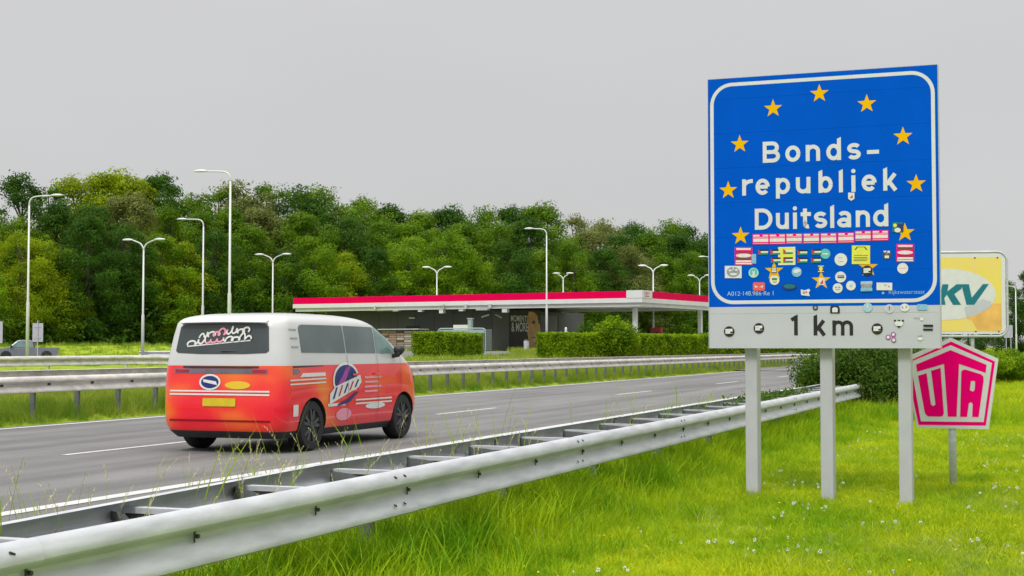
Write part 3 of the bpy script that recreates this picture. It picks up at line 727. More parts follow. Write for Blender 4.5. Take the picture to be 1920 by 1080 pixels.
x0, y0 = q2(1678, 656); x1, y1 = q2(1754, 702); sticker([(rc(x0, y0, x1, y1, .02), LBLUE)], 'small light blue oblong sticker')
x, y = q2(1533, 812); sticker([([(x - 9.6, y - 7), (x - 6, y - 8), (x, y - 6), (x + 6, y - 8), (x + 9.6, y - 7), (x + 7, y + 2), (x, y + 8), (x - 7, y + 2)], CREAM), (rc(x - 9.4, y - 7.6, x - 5, y - 4), BLACK), (rc(x + 5, y - 7.6, x + 9.4, y - 4), BLACK), (rc(x - 3, y - 7.4, x + 3, y - 5), BLACK), ([(x - 4, y + 4), (x + 4, y + 4), (x, y + 8)], BLACK)], 'white shield-shaped sticker with black marks')
for a, b in ((1448, 918), (1489, 896), (1492, 940)):
    x, y = q2(a, b); sticker([(cc(x, y, 4.8), PURP), (cc(x, y, 2.9), CREAM)], 'small purple ring sticker')
x, y = q2(1762, 842); sticker([(rc(x - 9, y - 6, x + 9.4, y - 1.6, .01), BLACK), (rc(x - 9.4, y + 1.6, x + 9, y + 5.4, .01), BLACK)], 'two black bars sticker')
x, y = q2(1700, 925); sticker([([(x - 6, y - 4), (x + 4, y - 6), (x + 4, y - 4), (x - 1, y - 2.5)], GREYP), (cc(x, y + 1, 5, 3.4), CREAM)])
x, y = q2(1690, 772); sticker([(rc(x - 9, y - 2, x + 4, y - 1), GREYP), (rc(x + 2, y - 2, x + 8, y + 3), CREAM)])

# ---------------------------------------------------------------- pentagonal pink sign
c = at(1783, 16.7, z=0); g0 = gz(c.x, c.y)
uta = thing('fuel_card_sign', 'pink and white five-sided sign with the letters UTA on a thin post', 'sign', (c.x, c.y, g0), R(-17))
k_ = 16.7 / 2700 / 6.0 / .985
def pp6(x, y): return ((x - 498) * k_, CAM_Z + (650 - (630 + y / 6)) * 16.7 / 2700 - g0)
def P6(l): return [pp6(*q) for q in l]
mb = MB(); mb.slab(P6([(500, 22), (992, 255), (880, 1038), (118, 1036), (48, 540), (15, 235)]), 0, .03, WHITE, GALV); mb.build('plate', uta)
mb = MB(); mb.poly(P6([(497, 62), (955, 285), (850, 998), (140, 1002), (62, 600), (50, 280)]), -.002, MAG); mb.build('pink_field', uta)
mb = MB(); mb.poly(P6([(492, 104), (922, 302), (828, 960), (165, 962), (60, 292)]), -.004, WHITE); mb.build('inner_field', uta)
mb = MB()
mb.poly(P6([(120, 322), (490, 158), (492, 310), (418, 315), (130, 403)]), -.006, MAG); mb.poly(P6([(490, 158), (866, 322), (856, 412), (578, 314), (492, 310)]), -.006, MAG)
mb.poly(P6([(418, 315), (492, 310), (578, 314), (545, 905), (452, 905)]), -.006, MAG); mb.build('letter', uta, label='wide letter T forming the roof shape')
mb = MB(); mb.poly(P6([(140, 448), (232, 418), (275, 770), (298, 788), (318, 905 - 70), (318, 905), (240, 905), (215, 880), (205, 850)]), -.006, MAG)
mb.poly(P6([(298, 788), (322, 770), (280, 392), (382, 358), (410, 870), (395, 900), (370, 906), (318, 905), (318, 835)]), -.006, MAG); mb.build('letter', uta, label='letter U')
mb = MB(); mb.poly(P6([(600, 400), (618, 380), (645, 375), (706, 395), (700, 505), (688, 605), (690, 742), (675, 755), (655, 905), (582, 905)]), -.006, MAG)
mb.poly(P6([(706, 395), (810, 428), (832, 455), (834, 500), (776, 905), (708, 905), (716, 760), (706, 744), (690, 742), (688, 605), (722, 622), (738, 600), (744, 515), (736, 502), (700, 505)]), -.006, MAG)
mb.build('letter', uta, label='letter A')
mb = MB(); mb.tube([(.0, .05, -.3), (0, .05, 1.45)], .042, GALV, 16); mb.build('post', uta, smooth=True)
for zz in (.75, 1.3):
    mb = MB(); mb.box((-.08, .031, zz), (.08, .1, zz + .04), GALV); mb.build('clamp', uta)

# ---------------------------------------------------------------- yellow billboard
YB = 40.0
c = at(1776, YB, z=0); g1 = gz(c.x, c.y)
dkv = thing('billboard', 'yellow billboard with teal letters on a white oval, half behind the blue sign', 'billboard', (c.x, c.y, g1), R(-8))
kb = YB / 2700 / 5.68
def pb(x, y): return ((1760 + x / 5.68 - 1776) * YB / 2700, CAM_Z + (650 - (460 + y / 5.68)) * YB / 2700 - g1)
x1_, zt = pb(700, 85); x0_ = -x1_; _, zb_ = pb(700, 968)
mb = MB(); mb.slab(rrect(x0_ + .02, zb_ + .06, x1_ - .02, zt - .02, .2, 6), 0, .06, WHITE, GALV); mb.build('panel', dkv)
mb = MB(); xa, za = pb(650, 915); _, zc_ = pb(650, 130); mb.poly([(-xa, za), (xa, za), (xa, zc_), (-xa, zc_)], -.004, POSTER)
mb.poly(P := [pb(*q) for q in ((285, 780), (470, 690), (545, 625), (648, 620), (648, 912), (400, 905), (340, 800))], -.006, M('amber_print', (.78, .45, .12), .5, 0, .2, 2)); mb.build('poster', dkv)
mb = MB(); cx_, cz_ = pb(75, 522); rx_ = pb(592, 0)[0] - cx_; rz_ = (pb(0, 248)[1] - pb(0, 796)[1]) / 2
mb.poly(ell(cx_, cz_, rx_, rz_, 48), -.008, WHITE)
mb.poly([pb(*q) for q in ((268, 665), (455, 575), (545, 600), (540, 655), (470, 700), (290, 770))], -.011, GREYP if False else BOARDG); mb.build('oval_emblem', dkv)
def LP(l): return [pb(*q) for q in l]
mb = MB(); mb.poly(LP([(45, 415), (108, 415), (95, 492), (62, 560), (75, 590 + 42), (0, 634), (15, 560)]), -.014, DKVG)
mb.poly(LP([(95, 492), (190, 415), (255, 415), (240, 462), (165, 520), (235, 634), (152, 634), (90, 525), (62, 560)]), -.014, DKVG); mb.build('letter', dkv, label='teal letter K')
mb = MB(); mb.poly(LP([(240, 415), (318, 415), (345, 560), (462, 415), (522, 415), (370, 634), (290, 634)]), -.0145, DKVG); mb.build('letter', dkv, label='teal letter V')
mb = MB(); ox = -330
mb.poly(LP([(ox + 60, 415), (ox + 150, 415), (ox + 130, 580), (ox + 90, 634), (ox + 20, 634)]), -.0145, DKVG)
mb.poly(LP([(ox + 150, 415), (ox + 240, 440), (ox + 260, 510), (ox + 230, 590), (ox + 150, 634), (ox + 90, 634), (ox + 130, 580), (ox + 180, 560), (ox + 190, 510), (ox + 145, 470)]), -.0148, DKVG); mb.build('letter', dkv, label='teal letter D')
mb = MB(); o_ = rrect(x0_, zb_, x1_ + .03, zt + .03, .26, 8)
mb.tube([(p[0], .03, p[1]) for p in o_] + [(o_[0][0], .03, o_[0][1])], .035, GALV, 8, caps=False); mb.build('tube_frame', dkv, smooth=True)
for xx in (x0_ + .5, x1_ - .9):
    mb = MB(); mb.tube([(xx, .1, -.3), (xx, .1, zt - .1)], .05, GALV, 10); mb.build('leg', dkv, smooth=True)
for a, b in ((383, 135), (615, 135), (383, 918), (618, 918)):
    mb = MB(); u, v = pb(a, b); mb.poly(ell(u, v, .022, .022, 10), -.012, DARKST); mb.build('rivet', dkv)

# ---------------------------------------------------------------- street lamps
def curve_pts(pts, n=6):
    """Catmull-Rom through pts"""
    P = [Vector(p) for p in pts]; P = [P[0] * 2 - P[1]] + P + [P[-1] * 2 - P[-2]]; o = []
    for i in range(1, len(P) - 2):
        for k in range(n):
            t = k / n; a, b, c_, d = P[i - 1], P[i], P[i + 1], P[i + 2]
            o.append(.5 * ((2 * b) + (c_ - a) * t + (2 * a - 5 * b + 4 * c_ - d) * t * t + (3 * b - a - 3 * c_ + d) * t ** 3))
    o.append(P[-2]); return o
def lamp_head(mb, x0, x1, z, mat):
    n = 10; m = 10; L_ = abs(x1 - x0); sg = 1 if x1 > x0 else -1
    vs = []; fs = []
    for i in range(n + 1):
        t = i / n; r = .135 * (math.sin(math.pi * min(1, (t * .93 + .05))) ** .55); cx = x0 + (x1 - x0) * t
        for k in range(m):
            a = 2 * math.pi * k / m; vs.append((cx, r * math.cos(a), z + r * .75 * math.sin(a) * (1 if math.sin(a) > 0 else .55) + .015 * sg * 0))
    for i in range(n):
        for k in range(m): fs.append((i * m + k, i * m + (k + 1) % m, (i + 1) * m + (k + 1) % m, (i + 1) * m + k))
    fs.append(tuple(range(m))); fs.append(tuple(range(n * m, n * m + m)))
    mb.add(vs, fs, mat)
def make_lamp(h, double, reach, name, label, cat, loc, rz, group):
    t = thing(name, label, cat, loc, rz, group)
    r0 = .10; jz = h * .36
    topz = h - (.55 if not double else .75)
    mb = MB(); mb.tube([(0, 0, -.3), (0, 0, jz), (0, 0, jz + .12), (0, 0, topz)], [r0, r0 * .95, r0 * .66, r0 * .52], LAMPW, 12); mb.build('pole', t, smooth=True)
    for sg in ((1,) if not double else (1, -1)):
        ha = .62
        if not double: pts = [(0, 0, topz), (.03 * sg, 0, topz + .22), (.18 * sg, 0, topz + .43), (.5 * sg, 0, topz + .52), ((reach - ha) * sg, 0, topz + .55)]
        else: pts = [(0, 0, topz), (.06 * sg, 0, topz + .18), (.22 * sg, 0, topz + .40), (.5 * sg, 0, topz + .54), ((reach - ha) * sg, 0, topz + .66)]
        mb = MB(); mb.tube(curve_pts(pts), [.052] * 12 + [.042] * 13, LAMPW, 8); mb.build('arm', t, smooth=True)
        mb = MB(); lamp_head(mb, (reach - ha - .06) * sg, (reach + .1) * sg, pts[-1][2] + .01, LAMPW); mb.build('lamp_head', t, smooth=True)
    return t
def place_lamp(x, ytop, h, double, arm_dir, reach, label, proto=None):
    # distance at which a lamp of height h tops out at the surveyed elevation
    Y = 80
    for _ in range(20):
        X = (x - 960) / 2700 * Y; Y = (gz(X, Y) + h - CAM_Z) * 2700 / (650 - ytop)
    X = (x - 960) / 2700 * Y
    rz = 0 if arm_dir > 0 else math.pi
    return make_lamp(h, double, reach, 'street_lamp', label, 'street lamp', (X, Y, gz(X, Y)), rz + R(-12), 'double-armed lamps round the service area' if double else 'single-armed lamps round the service area')
place_lamp(52, 367, 10, False, 1, 2.1, 'single-arm street lamp at the far left, its arm pointing right')
place_lamp(430, 319, 10, False, -1, 1.95, 'tallest single-arm street lamp, rising above the treetops over the van roof')
place_lamp(380, 410, 10, False, -1, 2.0, 'single-arm street lamp just left of the tallest one')
place_lamp(1025, 428, 10, False, -1, 1.75, 'single-arm street lamp in front of the petrol station canopy')
place_lamp(1340, 481, 10, False, -1, 1.6, 'single-arm street lamp mostly hidden behind the left edge of the blue sign')
place_lamp(268, 447, 8, True, 1, 1.45, 'nearest double-arm street lamp, left of the van before dark trees')
place_lamp(511, 475, 8, True, 1, 1.45, 'double-arm street lamp rising just above the rear of the van roof')
place_lamp(819, 499, 8, True, 1, 1.35, 'double-arm street lamp behind the middle of the red canopy')
place_lamp(1056, 511, 8, True, 1, 1.0, 'smallest double-arm street lamp behind the canopy, right of the tall single one')
place_lamp(1225, 496, 8, True, 1, 1.3, 'double-arm street lamp behind the white corner box of the canopy')
place_lamp(1312, 515, 8, True, 1, 1.2, 'double-arm street lamp beside the rightmost canopy column')
place_lamp(1905, 536, 8, False, -1, 1.5, 'distant lamp head poking out right of the yellow billboard')

# ---------------------------------------------------------------- petrol station
cR = math.atan2(-.5016, .8651)              # long side runs down to the right
C0 = at(1203, 120, z=0)
EX = Vector((math.cos(cR), math.sin(cR), 0)); EY = Vector((-math.sin(cR), math.cos(cR), 0))
gs = 1.04
st = thing('petrol_station_canopy', 'long flat petrol station canopy with crimson and white fascia on white columns', 'canopy', (C0.x, C0.y, gs), cR)
TOP = CAM_Z + 105 * 120 / 2700 - gs; LEN, WID = 36.7, 15.9
f1 = TOP - .60; f2 = TOP - .98; f3 = TOP - 1.30
mb = MB(); mb.box((-LEN + .1, .1, f2), (-.1, WID - .1, TOP - .25), CANW); mb.build('roof_slab', st)
for nm, z0, z1_, mat, o_ in (('crimson_band', f1 + .003, TOP, CANR, .06), ('white_band', f2 + .003, f1, CANW, .09), ('soffit_beam', f3, f2, CANW, -.10)):
    a = o_
    mb = MB(); mb.box((-LEN - a, -a, z0), (-1.35 if 'crim' in nm else a, -a + .08, z1_), mat); mb.build(nm, st)
    mb = MB(); mb.box((a - .08, 1.9 if 'crim' in nm else -a + .082, z0), (a, WID + a - (.35 if 'crim' in nm else 0), z1_), mat); mb.build(nm, st)
    mb = MB(); mb.box((-LEN - a, -a + .082, z0), (-LEN - a + .08, WID + a, z1_), mat); mb.build(nm, st)
    mb = MB(); mb.box((-LEN - a + .082, WID + a - .08, z0), (a - .082, WID + a, z1_), mat); mb.build(nm, st)
mb = MB(); mb.box((-1.34, -.12, f1 + .004), (.12, -.02, TOP + .05), CANW); mb.box((.02, -.018, f1 + .004), (.12, 1.89, TOP + .05), CANW); mb.build('corner_box', st)
mb = MB(); mb.box((.02, WID - .28, f2 + .3), (.12, WID + .1, TOP + .05), CANW); mb.build('corner_box', st)
mb = MB()
for k, (a, b, z0, z1_) in enumerate(((.35, .47, .30, .50), (.62, .76, .26, .52), (.90, 1.02, .30, .50), (1.18, 1.30, .32, .52), (.36, 1.28, .12, .20))):
    mb.box((.122, a, f1 + z0), (.126, b, f1 + z1_), REDP)
mb.build('logo', st)
for (a, b) in ((-1.2, 1.3), (-.9, WID - 1.2)):
    mb = MB(); mb.box((a - .17, b - .17, -.3), (a + .17, b + .17, f3 + .05), CANW); mb.build('column', st)
for (a, w_, zz) in ((-13.6, .5, .35), (-18.1, .45, .18), (-20.2, .42, .35), (-22.5, .4, .18), (-25.3, .6, .10), (-16.3, 1.2, .12)):
    mb = MB(); mb.box((a, .15, f3 - zz), (a + w_, .6, f3 - .001), CANW); mb.build('downlight', st)
for (a, w_) in ((-14.8, .3), (-17.3, .25), (-19.6, .16), (-27.2, .2)):
    mb = MB(); mb.box((a, -.20, f3 + .04), (a + w_, -.101, f2 + .1), GREYP if w_ < .2 else GALV); mb.build('cable_box', st)
# shop
B0 = C0 + EX * -15.7 + EY * 2.0
shop = thing('petrol_station_shop', 'low anthracite petrol station shop under the canopy with a face mural on its right wall', 'building', (B0.x, B0.y, gs), cR)
SL, SD, SH = 18.6, 18.0, f3 - .02
mb = MB(); mb.box((-SL, 0, -.6), (0, SD, SH), WALLD); mb.build('wall', shop)
n_ = 9
for i in range(n_):
    a = -SL + SL * i / n_
    mb = MB(); mb.box((a + .02, -.03, .02), (a + SL / n_ - .02, -.002, SH - .25), WALLD); mb.build('cladding_panel', shop)
mb = MB(); mb.box((.002, .05, 0), (.04, 3.4, SH - .22), WALLG); mb.build('cladding_panel', shop, label='lighter grey corner cladding')
mb = MB(); mb.box((.002, 8.6, 0), (.04, 12.3, SH - .35), WALLG); mb.build('cladding_panel', shop)
mb = MB(); mb.box((.002, 12.5, 0), (.04, SD - .05, SH - .35), WALLD); mb.build('cladding_panel', shop)
mb = MB(); mb.box((.002, 13.4, 0), (.05, 14.9, 2.0), BLACK); mb.build('doorway', shop)
mb = MB(); mb.box((-9.35, -.06, 0), (-7.75, -.031, 2.35), BLACK); mb.box((-9.2, -.065, .05), (-8.95, -.061, 2.2), BTRIM); mb.build('door', shop)
mb = MB(); mb.box((-8.9, -.20, 3.02), (-8.3, -.031, 3.14), LAMPW); mb.build('wall_lamp', shop)
mb = MB(); mb.tube([(-.95, -.28, 3.08), (-.25, -.10, 3.3)], .08, LAMPW, 8); mb.build('security_camera', shop)
mb = MB(); mb.tube([(.2, .25, 3.3), (.30, 1.1, 3.05)], .08, LAMPW, 8); mb.build('security_camera', shop)
# mural: on the x = 0 face; local (y, z)
def side(mb, pts, x, mat):
    a = sum(pts[i][0] * pts[(i + 1) % len(pts)][1] - pts[(i + 1) % len(pts)][0] * pts[i][1] for i in range(len(pts)))
    if a < 0: pts = pts[::-1]
    mb.add([(x, p[0], p[1]) for p in pts], [tuple(range(len(pts)))], mat)
def mu(px_, py_):      # survey point on that wall -> (depth along wall, height)
    q = (px_ - 960) / 2700
    b = (q * B0.y - B0.x) / (EY.x - q * EY.y)
    Yd = B0.y + EY.y * b
    return b, CAM_Z + (650 - py_) / 2700 * Yd - gs
def z5(x, y): return mu(910 + x / 10.667, 570 + y / 10.667)
mb = MB(); side(mb, [z5(465, 120), z5(1100, 120), z5(1100, 1000), z5(465, 1000)], .045, M('mural_dark_print', (.05, .04, .038), .6, 0, .3, .8)); mb.build('mural_background', shop)
mb = MB(); side(mb, [z5(*p) for p in ((862, 150), (960, 160), (1030, 230), (1045, 330), (1080, 400), (1098, 600), (1050, 640), (1000, 700), (985, 960), (880, 955), (850, 700), (830, 560), (850, 380), (840, 220))], .050, SKIN)
side(mb, [z5(*p) for p in ((915, 370), (960, 325), (985, 345), (985, 395), (930, 400))], .053, BROWNP)
side(mb, [z5(*p) for p in ((1040, 365), (1080, 350), (1085, 390), (1050, 395))], .053, BROWNP)
side(mb, [z5(*p) for p in ((915, 680), (1010, 690), (1010, 720), (950, 740), (925, 720))], .053, CREAM)
side(mb, [z5(*p) for p in ((905, 660), (1010, 670), (1010, 685), (915, 680))], .054, SKIN2)
side(mb, [z5(*p) for p in ((985, 600), (1085, 560), (1090, 620), (1000, 640))], .053, SKIN2); mb.build('mural_face', shop, label='orange-toned part of a smiling face printed on the wall')
for txt, xx0, xx1, yy0, yy1 in (('MOMENTS', 500, 845, 235, 350), ('& MORE', 510, 845, 370, 552)):
    me = text_mesh(txt, 1.0, .02, SIGNW)
    me.transform(Matrix.Rotation(math.pi / 2, 4, 'Z'))
    co = np.array([v.co[:] for v in me.vertices]); (b0, h0), (b1, h1) = z5(xx0, yy1), z5(xx1, yy0)
    mn, mxx = co.min(0), co.max(0)
    for v in me.vertices:
        v.co.y = b0 + (v.co.y - mn[1]) / (mxx[1] - mn[1]) * (b1 - b0); v.co.z = h0 + (v.co.z - mn[2]) / (mxx[2] - mn[2]) * (h1 - h0); v.co.x = .056
    link('lettering', me, shop)
# yard in front of the long wall
def local(px_, D_, z=0):
    """station-frame x for a survey bearing at depth offset D_ (station-frame y)"""
    q = (px_ - 960) / 2700; o_ = C0 + EY * D_
    a = (q * o_.y - o_.x) / (EX.x - q * EX.y); return a
def sworld(a, b, z=0): p = C0 + EX * a + EY * b; return (p.x, p.y, gz(p.x, p.y) + z)
a0, a1 = local(822, -2.5), local(910, -2.5)
t = thing('yard_fence', 'pale green metal yard fence before the shop wall, behind the short hedge', 'fence', sworld(a0, -2.5), cR)
W_ = a1 - a0
FENC = M('pale_green_paint', (.33, .43, .40), .5, .1, .08, 4)
mb = MB(); mb.tube(curve_pts([(0, 0, -.2), (0, 0, 1.7), (.15, 0, 1.95), (.4, 0, 2.0), (W_ / 2, 0, 2.0), (W_ - .4, 0, 2.0), (W_ - .15, 0, 1.92), (W_, 0, 1.7), (W_, 0, -.2)], 5), .055, FENC, 8, True); mb.build('frame', t, smooth=True)
mb = MB(); mb.box((.1, -.01, 1.6), (W_ - .1, .01, 1.9), FENC); mb.build('top_panel', t)
bar = None
for i in range(20):
    if bar is None: mb = MB(); mb.box((0, -.01, .1), (.025, .01, 1.6), FENC); bar = mb.build('bar', t, loc=(.2, 0, 0))
    else: shared(bar, t, (.2 + i * (W_ - .4) / 19, 0, 0))
a0 = local(850, -1.2); a1 = local(877, -1.2)
t = thing('cooling_unit', 'off-white box-shaped cooling unit against the dark shop wall', 'machine', sworld(a0, -1.2), cR)
mb = MB(); mb.box((0, 0, -.2), (a1 - a0, .8, 2.35), CREAM); mb.build('housing', t)
for i in range(5):
    mb = MB(); mb.box((.1, -.02, .5 + i * .3), (a1 - a0 - .1, -.001, .7 + i * .3), LAMPW); mb.build('louvre', t)
a0 = local(877, -1.6)
t = thing('vent_column', 'narrow pale grey upright vent column right of the cooling unit', 'vent', sworld(a0, -1.6), cR)
mb = MB(); mb.box((0, 0, -.2), (.38, .3, 2.85), FENC); mb.build('shaft', t); mb = MB(); mb.box((-.05, -.05, 2.851), (.43, .35, 2.93), GALV); mb.build('cap', t)
a0 = local(911, .6); a1 = local(922, .6)
t = thing('slatted_screen', 'grey-green slatted screen at the corner of the dark shop wall', 'screen', sworld(a0, .6), cR)
SLM = M('slat_grey_green', (.14, .17, .165), .5, .1, .08, 4)
for i in range(9):
    mb = MB(); mb.box((0, 0, .1 + i * .21), (a1 - a0, .03, .28 + i * .21), SLM); mb.build('slat', t)
a0 = local(715, -2.0); a1 = local(786, -2.0)
t = thing('timber_stack', 'stack of brown and pale boards under a thin shelf roof, left of the short hedge', 'stack', sworld(a0, -2.0), cR)
mb = MB(); mb.box((-.2, -.3, 1.95), (a1 - a0 + .1, 1.4, 2.03), GALV); mb.build('shelf_roof', t)
bd = {}
for i in range(9):
    for j in range(5):
        mt = [WOODM, WOODM, BROWNP, CONCR][(i * 3 + j * 5 + i * j) % 4]
        w_ = (a1 - a0) / 5
        mb = MB(); mb.box((j * w_ + .03, .02 * ((i + j) % 3), .02 + i * .205), ((j + 1) * w_ - .03, 1.0, .19 + i * .205), mt); mb.build('board', t)
for q in (0.02, (a1 - a0) - .1):
    mb = MB(); mb.box((q, 1.05, -.2), (q + .08, 1.13, 1.949), GALV); mb.build('upright', t)
# litter bin, bollards, pumps
p = sworld(local(987, 0) + .0, 1.0)
pw = at(987, 124, z=0); t = thing('litter_bin', 'small grey litter bin on the grass before the mural wall', 'bin', (pw.x, pw.y, gz(pw.x, pw.y)), cR)
mb = MB(); mb.tube([(0, 0, -.1), (0, 0, .9), (0, 0, .95)], [.22, .24, .2], GALV, 14); mb.build('drum', t, smooth=False)
mb = MB(); mb.tube([(0, 0, .951), (0, 0, 1.05)], [.25, .12], DARKST, 14); mb.build('lid', t)
pw = at(1061, 112, z=0); t = thing('marker_post', 'short white marker post behind the long hedge by the dark doorway', 'post', (pw.x, pw.y, gz(pw.x, pw.y)), 0)
mb = MB(); mb.tube([(0, 0, -.2), (0, 0, 1.85), (0, 0, 1.95)], [.1, .1, .06], LAMPW, 10); mb.build('shaft', t)
def pump(px_, Y, label):
    pw = at(px_, Y, z=0); t = thing('fuel_pump', label, 'fuel pump', (pw.x, pw.y, gz(pw.x, pw.y)), cR)
    mb = MB(); mb.box((-.5, -.25, 0), (.5, .25, .9), CREAM); mb.build('cabinet', t)
    mb = MB(); mb.box((-.48, -.23, .901), (.48, .23, 2.1), MAG if False else M('pump_red', (.30, .008, .02), .5, 0, .1, 4)); mb.build('head', t)
    mb = MB(); mb.box((-.3, -.24, 1.35), (.3, -.231, 1.75), BLACK); mb.build('display', t)
    mb = MB(); mb.tube(curve_pts([(.5, -.1, 1.7), (.75, -.15, 1.3), (.72, -.15, .6), (.52, -.2, .9)]), .03, RUBBER, 6); mb.build('hose', t)
pump(1231, 126, 'dark red fuel pump under the canopy right of the front column')
pump(1121, 128, 'dark red fuel pump under the canopy seen above the long hedge')
mb = MB(); q_ = [(-40, -6), (8, -6), (8, 26), (-40, 26)]
for i in range(12):
    for j in range(8):
        cs = [(-14 + 22 * (i + a) / 12, .6 + 26 * (j + b) / 8) for a, b in ((0, 0), (1, 0), (1, 1), (0, 1))]
        w4 = [C0 + EX * a + EY * b for a, b in cs]; mb.add([(p.x, p.y, gz(p.x, p.y) + .04) for p in w4], [(0, 1, 2, 3)], CONCR)
o = mb.build('forecourt_pavement'); o['kind'] = 'structure'
FRAME_PAVE.build('service_pavement')['kind'] = 'structure'
bpy.data.objects['service_pavement'].name = 'service_pavement'

# traffic sign backs at the far left
pw = at(71, 112, z=0); t = thing('traffic_sign', 'grey back of a rectangular traffic sign on a pole before the pickup', 'traffic sign', (pw.x, pw.y, gz(pw.x, pw.y)), R(6))
zt = CAM_Z + (650 - 606) / 2700 * 112 - gz(pw.x, pw.y); zbn = CAM_Z + (650 - 641) / 2700 * 112 - gz(pw.x, pw.y)
mb = MB(); mb.box((-.40, .04, zbn), (.40, .06, zt), POSTM); mb.build('plate', t)
mb = MB(); mb.tube([(0, 0, -.2), (0, 0, zt + .22)], .038, GALV, 8); mb.build('pole', t)
for zz in (zbn + .3, zt - .3):
    mb = MB(); mb.box((-.25, .005, zz), (.25, .039, zz + .05), GALV); mb.build('clamp', t)
pw = at(-2, 112, z=0); t = thing('traffic_sign', 'grey sign back cut by the left edge of the photo', 'traffic sign', (pw.x, pw.y, gz(pw.x, pw.y)), R(6))
mb = MB(); mb.slab(rrect(-.35, zbn - .1, .28, zt + .15, .1), .04, .06, POSTM); mb.build('plate', t)
mb = MB(); mb.tube([(-.1, 0, -.2), (-.1, 0, zt)], .038, GALV, 8); mb.build('pole', t)
pw = at(1891, 110, z=0); t = thing('traffic_sign', 'small grey sign back beyond the hedge right of the yellow billboard', 'traffic sign', (pw.x, pw.y, gz(pw.x, pw.y)), R(-8))
zz = CAM_Z + (650 - 610) / 2700 * 110 - gz(pw.x, pw.y)
mb = MB(); mb.box((-.35, .05, zz - .95), (.30, .07, zz), POSTM); mb.build('plate', t)
for q in (-.2, .15):
    mb = MB(); mb.tube([(q, 0, -.2), (q, 0, zz)], .03, GALV, 8); mb.build('pole', t)

